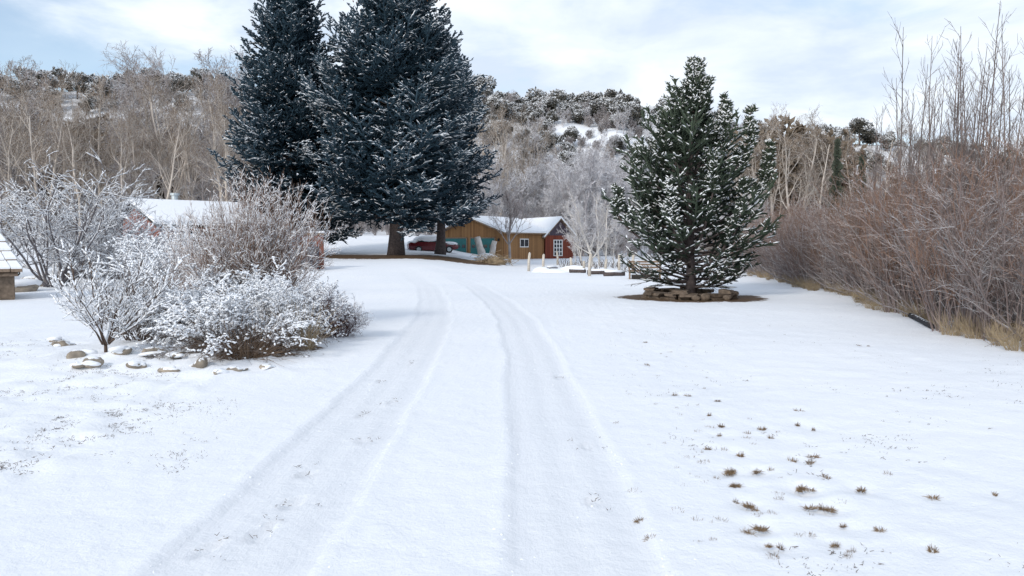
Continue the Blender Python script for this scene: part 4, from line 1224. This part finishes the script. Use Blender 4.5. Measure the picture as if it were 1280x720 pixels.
# ================================================================== SHRUBS ON THE LEFT
def shrub(name, label, seed, n, H, base, fan, woodm, lv, snow=.85, sa=1.15, sb=.007, r=.012, fmin=4, trunk=None, clumps=0, shelter=.2):
    rg = np.random.RandomState(seed)
    t = empty(name, (0, 0, 0)); tag(t, label, "shrub")
    a = rg.uniform(0, 6.283, n); rr = base * np.sqrt(rg.uniform(0, 1, n))
    P = np.stack([np.cos(a) * rr, np.sin(a) * rr, np.full(n, -.05)], 1)
    e = np.radians(rg.uniform(fmin, fan, n)); a2 = a + rg.normal(size=n) * .5
    if trunk: P[:, 2] = trunk
    D = np.stack([np.cos(a2) * np.sin(e), np.sin(a2) * np.sin(e), np.cos(e)], 1)
    g = grow(rg, (P, D, H * rg.uniform(.75, 1.1, n), np.full(n, r)), lv)
    m = MB()
    for i, s in enumerate(g): m.tubes(*s[:4], k=5 if i == 0 else 3)
    m.build("branches", woodm, t, True)
    if trunk:
        m = MB(); m.poly([(0, 0, -.1), (.01, 0, trunk * .5), (0, .01, trunk + .04)], [r * 2.4, r * 2.0, r * 1.7], 8); m.build("trunk", woodm, t, True)
    sn = MB()
    zt = max(float(s_[1][:, 2].max()) for s_ in g); rt = max(float(np.hypot(s_[1][:, 0], s_[1][:, 1]).max()) for s_ in g)
    def open_to_sky(p):
        return np.clip(1.9 * np.maximum(p[:, 2] / zt - shelter, .0) + .9 * np.maximum(np.hypot(p[:, 0], p[:, 1]) / rt - .45, 0) * (p[:, 2] / zt > shelter * .55), .03, 1)
    for i, s in enumerate(g): snow_on(sn, s, rg, snow * (1 if i else .7) * open_to_sky(s[1]), a=sa, b=sb)
    if clumps:
        tips = g[-1][1]; q = tips[rg.uniform(size=len(tips)) < clumps * open_to_sky(tips)]
        v = norm(rg.normal(size=q.shape) * np.array([1, 1, .4])) * .022 * rg.uniform(.6, 1.5, (len(q), 1))
        sn.spindles(q - v + np.array([0, 0, .012]), q + v + np.array([0, 0, .012]), .02 * rg.uniform(.6, 1.5, len(q)), k=5, mid=.5, flat=.8, r0=.5)
    sn.build("snow_cover", M_SNOW, t, True)
    return t
def at(o, px, d, rz=0.0, s=1.0, jz=0.0):
    x = X(px, d); o.location = (x, d, gz(x, d) + jz); o.rotation_euler = (0, 0, rz)
    o.scale = (s, s, s) if not isinstance(s, tuple) else s
    return o
# small open shrub at the front of the bed
o = shrub("open_shrub", "small open shrub with upright white laden twigs on a short stem, front of the bed", 31, 13, 1.12, .05, 66, M_BRUSH,
          [dict(seg=5, wander=.10, trop=.05, taper=.35, kids=8, tr=(.15, 1), ang=34, planar=.8, lr=.5, ld=.4, rr=.6, rmin=.005),
           dict(seg=4, wander=.12, trop=.07, taper=.4, kids=5, tr=(.2, 1), ang=34, planar=.8, lr=.45, ld=.4, rr=.65, rmin=.004),
           dict(seg=3, wander=.14, trop=.05, taper=.5)], snow=1.0, sb=.0085, r=.011, trunk=.12, fmin=12, shelter=-.3)
at(o, 128, 10.8, s=1.12)
LV_DROOP = [dict(seg=7, wander=.09, trop=-.14, taper=.35, kids=13, tr=(.18, 1), ang=46, planar=1.2, lr=.30, ld=.45, rr=.55, rmin=.004),
            dict(seg=3, wander=.15, trop=-.10, taper=.4, kids=5, tr=(.15, 1), ang=46, planar=1.0, lr=.40, ld=.3, rr=.7, rmin=.0035),
            dict(seg=2, wander=.16, trop=-.05, taper=.5)]
o = shrub("drooping_shrub", "wide drooping shrub under heavy snow with bare brown twigs at its foot", 32, 64, 1.35, .32, 62, M_BRUSH, LV_DROOP, snow=1.0, sb=.0135, r=.009, clumps=.7, shelter=.16)
at(o, 285, 10.7, s=(.80, .74, .74))
remember(o); DR = o
for j, (px, d, rz, s, lab) in enumerate((
        (243, 12.2, 1.0, (.66, .66, .72), "drooping snowy shrub directly behind the small open one"),
        (322, 12.6, 2.2, (.86, .86, .84), "drooping snowy shrub between the lilac and the bare footed one"),
        (262, 14.0, 3.3, (.9, .9, .98), "drooping snowy shrub at the foot of the lilac on its house side"),
        (350, 11.6, 4.4, (.6, .6, .7), "low drooping snowy shrub beside the dry straw clump"))):
    at(dup(DR, (0, 0, 0), label=lab), px, d, rz, s)
LV_BARB = [dict(seg=6, wander=.13, trop=-.06, taper=.35, kids=11, tr=(.15, 1), ang=48, lr=.30, ld=.35, rr=.55, rmin=.004),
           dict(seg=3, wander=.18, trop=0, taper=.4, kids=6, tr=(.1, 1), ang=50, lr=.38, ld=.3, rr=.7, rmin=.0035),
           dict(seg=2, wander=.16, trop=0, taper=.5)]
o = shrub("barberry_shrub", "dense reddish barberry speckled with snow at the drive edge", 33, 60, 1.12, .3, 60, M_BARBERRY, LV_BARB, snow=.62, sb=.009, r=.008, clumps=.55, shelter=.25)
at(o, 392, 12.6, s=(.68, .68, .82)); remember(o); BB = o
at(dup(BB, (0, 0, 0), label="reddish barberry set back beyond the speckled one at the drive edge"), 388, 14.2, 2.0, (.6, .6, .75))
at(dup(BB, (0, 0, 0), label="lowest reddish barberry, at the tip of the bed by the wheel tracks"), 424, 12.9, 4.0, (.42, .42, .55))
# dark bush behind the small open shrub
o = shrub("dark_shrub", "dark upright bush with bare brown twigs behind the small open shrub", 34, 46, 1.35, .25, 42, M_BRUSH, LV_BARB, snow=.45, sb=.006, r=.009)
at(o, 172, 12.3, s=(.8, .8, .85))
# lilac
LV_LIL = [dict(seg=7, wander=.08, trop=.02, taper=.35, kids=12, tr=(.3, 1), ang=36, lr=.27, ld=.35, rr=.5, rmin=.0045),
          dict(seg=4, wander=.12, trop=.06, taper=.4, kids=6, tr=(.15, 1), ang=36, lr=.42, ld=.35, rr=.65, rmin=.004),
          dict(seg=2, wander=.12, trop=.05, taper=.5)]
o = shrub("lilac_bush", "tall tan lilac with a rounded fan of frosted twigs behind the drooping shrubs", 35, 165, 2.5, .42, 56, M_LILAC, LV_LIL, snow=.62, sb=.0045, r=.009, shelter=.05)
at(o, 318, 15.0, s=(.72, .72, 1.08)); remember(o); LI = o
at(dup(LI, (0, 0, 0), label="smaller lilac leaning out towards the house from the tall one"), 268, 17.6, 2.5, (.5, .5, .66))
# frosted apple tree at far left
LV_APP = [dict(seg=7, wander=.13, trop=.02, taper=.35, kids=11, tr=(.25, 1), ang=44, lr=.45, ld=.35, rr=.5, rmin=.011),
          dict(seg=5, wander=.15, trop=.03, taper=.4, kids=7, tr=(.15, 1), ang=44, lr=.42, ld=.35, rr=.6, rmin=.008),
          dict(seg=3, wander=.16, trop=.02, taper=.5)]
o = shrub("apple_tree", "wide frosted apple tree with several grey trunks beside the well house", 36, 18, 4.3, .4, 64, M_GREYBUSH, LV_APP, snow=.72, sb=.009, r=.05, fmin=8, shelter=0)
o["category"] = "tree"; at(o, 68, 27.5); remember(o); AP = o
at(dup(AP, (0, 0, 0), label="smaller frosted fruit tree between the apple tree and the brick house"), 158, 29.5, 2.1, .78)
at(dup(AP, (0, 0, 0), label="frosted fruit tree partly cut by the photo's edge above the well house"), -12, 31.0, 4.1, .9)
LV_EV = [dict(seg=5, wander=.12, trop=-.03, taper=.35, kids=10, tr=(.1, 1), ang=50, lr=.36, ld=.3, rr=.55, rmin=.009),
         dict(seg=3, wander=.16, trop=-.02, taper=.4, kids=6, tr=(.1, 1), ang=48, lr=.42, ld=.3, rr=.7, rmin=.008),
         dict(seg=2, wander=.16, trop=0, taper=.5)]
o = shrub("round_shrub", "rounded snow heaped shrub before the brick house wall", 37, 44, 2.3, .5, 66, M_GREYBUSH, LV_EV, snow=.9, sb=.02, r=.02, clumps=.6, shelter=.3)
at(o, 214, 24.5); remember(o); EV = o
for px, d, rz, s, lab in ((238, 21.0, 1.0, .85, "snow heaped shrub between the lilac and the rounded one by the house"), (112, 31.5, 2.0, .75, "snow heaped shrub under the apple tree boughs"),
                          (140, 34.0, 3.0, .75, "low snow heaped shrub before the house gable"), (285, 22.5, 4.0, .9, "snow heaped shrub hidden behind the lilac")):
    at(dup(EV, (0, 0, 0), label=lab), px, d, rz, s)
# straw clump
def straw(name, label, seed, n, H, fan, m, r=.0035, catg="grass clump", droop=-.12, base=.1):
    rg = np.random.RandomState(seed)
    a = rg.uniform(0, 6.283, n); rr = base * np.sqrt(rg.uniform(0, 1, n)); e = np.radians(rg.uniform(2, fan, n))
    P = np.stack([np.cos(a) * rr, np.sin(a) * rr, np.full(n, -.03)], 1)
    D = np.stack([np.cos(a) * np.sin(e), np.sin(a) * np.sin(e), np.cos(e)], 1)
    g = grow(rg, (P, D, H * rg.uniform(.4, 1.1, n), np.full(n, r)), [dict(seg=4, wander=.1, trop=droop, taper=.3)])
    mb = MB(); mb.tubes(*g[0][:4], k=3)
    o = mb.build(name, m)
    tag(o, label, catg)
    return o
at(straw("straw_clump", "clump of pale dry straw hanging out of the snowy bed", 44, 170, .85, 40, M_STRAW, base=.14), 377, 11.25)
at(straw("straw_clump", "brown tangle of dry stems at the foot of the wide drooping shrub", 45, 420, .75, 78, mat_wood("brown_stems", (.09, .06, .042), (.20, .14, .095), .3, thr=.9, nscale=5), base=.3), 305, 10.55)

# rocks along the bed
rock_spots = [(76, 428, .16), (100, 440, .12), (112, 452, .10), (62, 420, .14), (150, 436, .15), (190, 440, .16), (216, 441, .15), (246, 453, .13), (296, 458, .09), (330, 456, .12), (270, 462, .08), (170, 452, .10), (92, 452, .09), (205, 458, .09)]
words_ = ["tan rock at the outer end of the bed edging", "flat rock below the tan end rock of the bed", "small rock left of the twin stem shrub", "snowy rock at the back corner of the bed edging", "rock just right of the twin stem shrub", "broad tan rock in the middle of the bed edging", "rock touching the broad tan one on its right", "bare topped rock before the wide drooping shrub", "little rock under the brown tangle of stems", "rock nearest the dry straw clump", "tiny rock between the bare topped rock and the brown stems", "half buried rock under the twin stem shrub", "low pebble like rock at the front of the bed edging", "small rock at the front between the broad rock and the bare topped one"]
for i, (px, py, s) in enumerate(rock_spots):
    d = hit(px, py + 6); x = X(px, d); s *= .68
    rg = np.random.RandomState(700 + i)
    t = empty("rock", (x, d, gz(x, d)), rg.uniform(0, 6)); tag(t, words_[i], "rock", "rocks edging the shrub bed")
    m = MB(); m.blob((0, 0, s * .10), (s * rg.uniform(1.0, 1.6), s * rg.uniform(.8, 1.2), s * rg.uniform(.55, .85)), rg, .95, seg=18, rings=11); m.build("stone", M_ROCK, t, True)
    m = MB(); m.blob((rg.uniform(-.3, .3) * s, .25 * s, s * .34), (s * rg.uniform(1.0, 1.5), s * 1.1, s * rg.uniform(.34, .48)), rg, .9, seg=18, rings=11); m.build("snow_cover", M_SNOW, t, True)
# low rocks by the well house
for i, (px, py, s) in enumerate(((22, 363, .55), (45, 357, .5), (62, 352, .5), (92, 350, .55))):
    d = CAM_Z * F / (py - HOR) * .93; x = X(px, d); rg = np.random.RandomState(740 + i)
    t = empty("boulder", (x, d, gz(x, d)), 0); tag(t, ["long low boulder beside the well house wall", "snowy boulder behind the long low one by the well house", "boulder under the apple tree trunks", "snowed in boulder past the apple tree trunks"][i], "rock")
    m = MB(); m.blob((0, 0, s * .2), (s * 1.2, s, s * .5), rg, .25, seg=14, rings=9); m.build("stone", M_ROCK, t, True)
    m = MB(); m.blob((0, .05, s * .5), (s * 1.1, s * .95, s * .28), rg, .2, seg=14, rings=8); m.build("snow_cover", M_SNOW, t, True)

# ================================================================== THICKET ON THE RIGHT
def willow(seed, n, H, fan, fmin=2, base=.45, wm=None, tm=None, label="", name="willow_shrub", lean=(0, 0), kids=(9, 4), r=.013):
    rg = np.random.RandomState(seed)
    t = empty(name, (0, 0, -50)); tag(t, label, "shrub")
    a = rg.uniform(0, 6.283, n); rr = base * np.sqrt(rg.uniform(0, 1, n)); e = np.radians(rg.uniform(fmin, fan, n)); a2 = a + rg.normal(size=n) * .6
    P = np.stack([np.cos(a) * rr, np.sin(a) * rr, np.full(n, -.05)], 1)
    D = np.stack([np.cos(a2) * np.sin(e) + lean[0], np.sin(a2) * np.sin(e) + lean[1], np.cos(e)], 1)
    lv = [dict(seg=7, wander=.10, trop=.02, taper=.3, kids=kids[0], tr=(.2, 1), ang=36, lr=.34, ld=.45, rr=.5, rmin=.0055),
          dict(seg=4, wander=.13, trop=.05, taper=.4, kids=kids[1], tr=(.2, 1), ang=40, lr=.42, ld=.35, rr=.65, rmin=.004),
          dict(seg=2, wander=.08, trop=.03, taper=.5)]
    g = grow(rg, (P, D, H * rg.uniform(.55, 1.06, n), np.full(n, r) * rg.uniform(.6, 1.2, n) ** 2 * 1.3), lv)
    m = MB(); m.tubes(*g[0][:4], k=5); m.build("stems", wm, t, True)
    m = MB(); m.tubes(*g[1][:4], k=3); m.tubes(*g[2][:4], k=3); m.build("twigs", tm, t, True)
    return t
G_W = "reddish shrubs of the thicket beside the lawn"
will = Pool([willow(800 + i, 40, 3.7, (18, 30, 38, 22, 30)[i], wm=(M_WILLOW, M_WILLOW2)[i % 2], tm=(M_WILLOW_TOP, M_WILLOW_TOP, M_WILLOW_GREY, M_WILLOW_TOP, M_WILLOW_TOP)[i], label="reddish bare willow shrub in the thicket beside the lawn", kids=(8, 5)) for i in range(5)])
greyw = Pool([willow(820 + i, 20, 3.5, 60, fmin=10, wm=mat_wood("grey_willow_%d" % i, (.15, .135, .135), (.32, .28, .275), .7, thr=.6, nscale=2), tm=M_WILLOW, label="grey arching shrub along the lawn edge of the thicket", lean=((-.22, -.05), (-.05, -.25), (-.05, .2))[i], kids=(8, 4), r=.017) for i in range(3)])
EY = [8, 11.6, 15, 21.5, 29.6, 36, 50]; EX = [7.4, 8.0, 8.5, 10.1, 11.5, 12.2, 13.5]
j = 0
for y in np.arange(11.2, 48, 1.55):
    for row in range(3):
        ex = float(np.interp(y, EY, EX)) + .6 + row * 1.9 + rng.uniform(-.4, .4)
        yy = y + rng.uniform(-.5, .5)
        if ex / yy > .95: continue
        s = rng.uniform(.86, 1.05) * float(np.interp(yy, [10, 14, 22, 30, 40, 50], [.93, .98, 1.0, .93, .85, .85])) + .05 * row
        will.put(j, (ex, yy, gz(ex, yy)), rng.uniform(0, 6.28), s, "reddish bare willow shrub standing in the thicket beside the lawn", G_W); j += 1
for j2, y in enumerate(np.arange(12.2, 40, 2.3)):
    ex = float(np.interp(y, EY, EX)) + .55
    greyw.put(j2, (ex + rng.uniform(-.25, .3), y, gz(ex, y)), rng.uniform(-.9, .9), rng.uniform(.55, 1.0), "grey arching shrub leaning out of the thicket over the lawn", "grey arching shrubs along the thicket")
# tall saplings
def sapling(seed, H, n, label):
    rg = np.random.RandomState(seed)
    t = empty("sapling", (0, 0, 0)); tag(t, label, "sapling")
    P = np.stack([rg.normal(size=n) * .1, rg.normal(size=n) * .1, np.full(n, -.05)], 1)
    D = np.stack([rg.normal(size=n) * .05, rg.normal(size=n) * .05, np.ones(n)], 1)
    g = grow(rg, (P, D, H * np.linspace(1, .8, n), np.full(n, .034)), [dict(seg=12, wander=.018, trop=.02, taper=.16, kids=18, tr=(.35, .97), ang=30, angj=8, lr=.19, ld=.6, rr=.4, rmin=.006),
        dict(seg=4, wander=.05, trop=.10, taper=.4, kids=3, tr=(.3, 1), ang=28, lr=.4, ld=.3, rr=.7, rmin=.005), dict(seg=2, wander=.05, trop=.05, taper=.5)])
    m = MB(); m.tubes(*g[0][:4], k=5); m.build("trunk", M_SHOOT, t, True)
    m = MB(); m.tubes(*g[1][:4], k=3); m.tubes(*g[2][:4], k=3); m.build("branches", M_SHOOT, t, True)
    return t
SAP = [(1133, 19, 42, 1), (1168, 20, 36, 1), (1202, 17, 30, 2), (1222, 17.5, 2, 2), (1272, 16, 38, 2), (1090, 27, 130, 2), (1128, 22, 98, 2), (1250, 18, 88, 2), (1188, 18, 72, 2), (1155, 22, 100, 2), (1240, 18, 46, 1), (1062, 31, 165, 2)]
SL = ["bare sapling rising highest near the inner end of the tall shoots", "straight single sapling between the inner tall shoots", "twin stemmed sapling below the tallest one", "tallest twin stemmed sapling over the thicket", "tall sapling cut by the photo's edge over the thicket", "short sapling at the low inner end of the thicket", "forked sapling just short of the first tall shoot", "short forked sapling between the tallest one and the edge", "mid height forked sapling before the tallest one", "short forked sapling in the middle of the shoots", "slim single sapling beside the tallest one", "lowest sapling where the thicket meets the wood"]
for i, (px, d, top, n) in enumerate(SAP):
    x = X(px, d); h = Z(top, d) - gz(x, d)
    o = sapling(900 + i, h, n, SL[i]); o.location = (x, d, gz(x, d))
WH = Pool([sapling(930 + i, 5.0, 1 + i % 2, "thin bare whip among the tall shoots over the thicket") for i in range(4)])
rw = np.random.RandomState(31)
for i in range(20):
    px = 1085 + 220 * rw.uniform() ** .8; d = rw.uniform(16.5, 24); top = rw.uniform(60, 150) if px > 1120 else rw.uniform(120, 165)
    x = X(px, d); k_ = (Z(top, d) - gz(x, d)) / 4.9
    WH.put(i, (x, d, gz(x, d)), rw.uniform(0, 6.28), (k_ * .8, k_ * .8, k_), "thin bare whip among the tall shoots over the thicket", "thin whips over the thicket")
# dry grass along the thicket's foot
gp = [straw("dry_grass_clump", "clump of dry straw grass at the foot of the thicket", 950 + i, 130, .62, 34, M_STRAW, r=.004, base=.2) for i in range(4)]
GPOOL = Pool(gp)
j = 0
for y in np.arange(10.6, 40, .52):
    ex = float(np.interp(y, EY, EX)) + rng.uniform(-.28, .5)
    GPOOL.put(j, (ex, y, gz(ex, y)), rng.uniform(0, 6.28), rng.uniform(.4, 1.25) * (1.25 if y < 13 else .75), "clump of dry straw grass where the thicket meets the lawn", "dry grass clumps along the thicket"); j += 1
# black pipe pieces
for i, (a, b, r) in enumerate((((1140, 399), (1168, 412), .055), ((1072, 377), (1118, 386), .05), ((1030, 362), (1056, 370), .045))):
    d0 = CAM_Z * F / (a[1] - HOR); d1 = CAM_Z * F / (b[1] - HOR)
    p0 = Vector((X(a[0], d0), d0, 0)); p1 = Vector((X(b[0], d1), d1, 0))
    m = MB(); pts = []
    for q in np.linspace(0, 1, 8):
        v = p0.lerp(p1, q); pts.append((v.x, v.y, gz(v.x, v.y) + r * .9 + (.02 * math.sin(q * 3.1))))
    m.poly(pts, [r] * 8, 10)
    o = m.build("pipe", M_PIPE, None, True)
    tag(o, ["short black pipe end poking from the straw beside the lawn", "long dark pipe lying along the lawn edge of the thicket", "thin dark pipe at the far end of the lawn edge"][i], "pipe")

# ================================================================== SMALL THINGS BY THE GARAGE
def dead_log(px, d, py0, py1, lean, r, label):
    x = X(px, d); z0 = gz(x, d); h = Z(py0, d) - z0
    rg = np.random.RandomState(int(px)); m = MB()
    pts = [(lean * q * h + .04 * math.sin(q * 5), 0, q * h - .1) for q in np.linspace(0, 1, 8)]
    m.poly(pts, [r * (1.25 - .35 * q) for q in np.linspace(0, 1, 8)], 10, rough=.12, rng=rg)
    o = m.build("dead_log", M_DEADLOG, None, True); o.location = (x, d, z0); tag(o, label, "log")
dead_log(604, 56, 294.5, 0, -.22, .25, "thick bleached log standing on end and leaning towards the spruces")
dead_log(611, 56.3, 299.5, 0, .30, .21, "bleached log standing on end and leaning towards the vase shaped tree")
# snow heap round their feet
rg = np.random.RandomState(5)
m = MB(); m.blob((0, 0, 0), (1.0, .8, .62), rg, .25, seg=20, rings=12); m.blob((-1.5, .3, -.1), (1.3, .8, .35), rg, .25, seg=20, rings=10)
o = m.build("snow_heap", M_SNOW, None, True); at(o, 608, 55.2); tag(o, "heap of snow round the feet of the two bleached logs", "snow heap")
for px_, w_, lab_ in ((705, 1.3, "long low snow heap among the fence posts"), (722, .9, "rounded snow heap before the aspens"), (672, .7, "small snow heap by the post nearest the garage")):
    m = MB(); m.blob((0, 0, 0), (w_, w_ * .6, .3), rg, .5, seg=20, rings=10); o = m.build("snow_heap", M_SNOW, None, True); at(o, px_, hit(px_, 340)); tag(o, lab_, "snow heap")
# brush pile
rg = np.random.RandomState(6); n = 420
P = np.stack([rg.normal(size=n) * .6, rg.normal(size=n) * .5, np.abs(rg.normal(size=n)) * .28], 1)
D = norm(np.stack([rg.normal(size=n), rg.normal(size=n), rg.normal(size=n) * .35], 1)) * rg.uniform(.3, .9, (n, 1))
m = MB(); m.tubes(P - D / 2, P + D / 2, .018, .008, 3)
t = empty("brush_pile", (0, 0, 0)); tag(t, "round pile of tan brushwood before the bleached logs", "brush pile")
m.build("twig_heap", mat_wood("tan_brush", (.2, .145, .09), (.38, .29, .19), .5, thr=.9, nscale=4), t)
m = MB(); m.blob((0, 0, .05), (.85, .65, .42), rg, .25, seg=14); m.build("pile_core", M_STRAW, t, True)
at(t, 617, 52)
# fence posts
POSTS = [(661, 316, 339, 52), (679, 318, 336, 55), (697, 314, 331, 58), (714, 322, 336, 55), (737, 317, 345, 43), (774, 318, 340, 46), (791, 318, 338, 47), (730, 326, 341, 46), (757, 324, 341, 46)]
PL = ["pale fence post before the garage side window", "pale fence post before the red shed corner", "pale fence post before the white paned window", "short pale post at the foot of the aspens", "tall pale post in front of the aspens", "tall pale post between the aspens and the bench", "pale post right behind the bench", "stub of a pale post behind the tall one before the aspens", "short pale post between the two tall ones"]
rg = np.random.RandomState(77)
for i, (px, y0, y1, d) in enumerate(POSTS):
    d = hit(px, y1); x = X(px, d); z0 = gz(x, d); h = max(Z(y0, d) - z0, .6)
    m = MB(); m.poly([(0, 0, -.1), (.0, 0, h * .5), (rg.uniform(-.06, .06), 0, h - .03), (rg.uniform(-.02, .02), 0, h)], [.085, .08, .078, .06], 10, rough=.06, rng=rg)
    o = m.build("fence_post", M_POST, None, True); o.location = (x, d, z0); tag(o, PL[i], "post", "pale fence posts by the garden")
# logs on the ground and low stems
for i, (px, d, L_, rz) in enumerate(((752, 41, 1.5, -.1), (768, 42, 1.1, .25), (690, 50, 1.0, .9), (722, 44, 1.0, -.6))):
    t = empty("fallen_log", (0, 0, 0)); tag(t, ["long snow topped log lying before the aspens", "shorter log lying beside the long snow topped one", "log lying at the foot of the posts before the garage", "log slanting out of the snow at the bank edge"][i], "log")
    m = MB(); m.poly([(-L_ / 2, 0, .1), (0, .03, .12), (L_ / 2, 0, .1)], [.12, .11, .1], 10, rough=.1, rng=rg); m.build("log_body", M_SPRUCE_BARK, t, True)
    m = MB(); m.poly([(-L_ / 2 + .05, 0, .2), (0, .03, .225), (L_ / 2 - .05, 0, .2)], [.075, .085, .07], 8); m.build("snow_cover", M_SNOW, t, True)
    at(t, px, hit(px, (343, 345, 338, 341)[i]), rz)
wd = Pool([willow(860 + i, 12, .75, 40, wm=M_BRUSH, tm=M_BRUSH, label="low dark stems", base=.3, name="garden_plant", kids=(4, 2), r=.012) for i in range(2)])
for i in range(16):
    px = 705 + i * 6.3 + rg.uniform(-3, 3); d = rg.uniform(43, 52); x = X(px, d)
    wd.put(i, (x, d, gz(x, d)), rg.uniform(0, 6), rg.uniform(.6, 1.1), "low dark garden stems poking from the snow round the aspens", "garden stems round the aspens", "plant")
# wooden bench beyond the spruce
d = 34.0
t = obj_at("wooden_bench", (X(806, d), d, gz(X(806, d), d)), R(-8), "weathered wooden bench with slatted back half hidden by the green spruce", "bench")
m = MB(); m.box((0, 0, .40), (1.5, .5, .07)); m.build("seat", M_PLANK, t)
m = MB()
for q in range(3): m.box((0, .27, .55 + q * .13), (1.5, .04, .09))
m.build("backrest", M_PLANK, t)
for sx in (-1, 1):
    for sy in (-1, 1):
        m = MB(); m.box((sx * .68, sy * .2, .18), (.08, .08, .37)); m.build("leg", M_PLANK, t)
    m = MB(); m.box((sx * .70, .24, .64), (.07, .06, .42)); m.build("back_post", M_PLANK, t)
m = MB(); m.box((0, 0, .12), (1.2, .3, .2)); m.build("underseat_shade", M_DARKWOOD, t)  # near-black box added as the shade under the seat, not a bench part

# ================================================================== GRASS IN THE SNOW
tuftp = [straw("grass_tuft", "tuft of dry brown grass poking through the lawn snow", 970 + i, 30 + 7 * i, .08, 84, M_TUFT, r=.0042, catg="grass tuft", base=.035 + .009 * (i % 4), droop=-.12) for i in range(8)]
TP = Pool(tuftp)
for i, (px, py) in enumerate(TU):
    d = CAM_Z * F / (py - HOR); x = X(px, d)
    TP.put(i, (x, d, gz(x, d) - .005), i * 1.7, (rg.uniform(.28, .7), rg.uniform(.22, .5), rg.uniform(.3, .6)), "tuft of dry brown grass poking through the lawn snow", "dry grass tufts in the lawn")
for i in range(70):
    q_ = rg.uniform(0, 1) ** .8; py = 425 + 285 * q_; px = 800 + 190 * q_ + rg.normal() * (18 + 85 * q_) + 60 * q_ * (rg.uniform() < .4)
    d = CAM_Z * F / (py - HOR); x = X(px, d); sz = rg.uniform(.16, .42)
    TP.put(i, (x, d, gz(x, d) - .006), i * 2.3, (sz * rg.uniform(.9, 1.8), sz * 1.2, rg.uniform(.35, .65)), "tuft of dry brown grass poking through the lawn snow", "dry grass tufts in the lawn")
# countless small blade tips in both lawns
n = 11000
px = np.concatenate([rg.uniform(-40, 330, 4500), rg.uniform(760, 1400, 6500)]); py = np.concatenate([rg.uniform(425, 600, 4500), 385 + 345 * rg.uniform(0, 1, 6500) ** .85])
d = CAM_Z * F / (py - HOR); x = X(px, d)
cl = fbm(x * 1.3, d * 1.3, 3)
c0 = np.interp(d, PATH_Y, PATH_X)
k = (cl + .35 * rg.normal(size=n) > np.where(x < 0, .16, .52) + .55 * (1 - sst(4.2, 6.5, d))) & (np.abs(x - c0) > 1.9) & (x < np.interp(d, EY, EX)) & ~((x < -2) & (px > 330 - (py - 425) * .4))
x, d = x[k], d[k]
fx = np.array([f_[0] for f_ in FOOT]); fy = np.array([f_[1] for f_ in FOOT])
x = np.concatenate([x, np.repeat(fx, 4) + rg.normal(size=4 * len(fx)) * .07]); d = np.concatenate([d, np.repeat(fy, 4) + rg.normal(size=4 * len(fx)) * .11])
q = len(x); rep = 3
x = np.repeat(x, rep) + rg.normal(size=q * rep) * .018; d = np.repeat(d, rep) + rg.normal(size=q * rep) * .018
P = np.stack([x, d, ground(x, d) - .007], 1)
D = norm(np.stack([rg.normal(size=len(x)), rg.normal(size=len(x)), rg.uniform(.15, .7, len(x))], 1)) * rg.uniform(.010, .036, (len(x), 1))
m = MB(); m.tubes(P, P + D, .0021, .001, 3)
o = m.build("grass_blades", mat_wood("dark_blades", (.075, .06, .05), (.17, .13, .10), 0, nscale=9)); tag(o, "scattered dark grass tips showing through the snow", "grass", kind="stuff")

# small clods of snow kicked up beside and inside the wheel tracks
rg = np.random.RandomState(12); n = 900
y = 3.2 + 19 * rg.uniform(0, 1, n) ** 1.6
c = np.interp(y, PATH_Y, PATH_X); side = np.where(rg.uniform(size=n) < .5, -.93, .93)
u = np.where(rg.uniform(size=n) < .55, side + np.where(rg.uniform(size=n) < .5, -.43, .43) + rg.normal(size=n) * .05, side + rg.normal(size=n) * .25)
x = c + u
P = np.stack([x, y, ground(x, y, True)[0] - .002], 1)
r = .004 + .007 * rg.uniform(0, 1, n) ** 3
D = norm(rg.normal(size=(n, 3)) * np.array([1, 1, .3])) * (r * rg.uniform(.8, 1.8, n))[:, None]
m = MB(); m.spindles(P - D, P + D, r, k=5, mid=.5, r0=.5, flat=.8)
o = m.build("snow_clods", M_SNOW); tag(o, "crumbs of snow thrown up along the wheel tracks", "snow", kind="stuff")
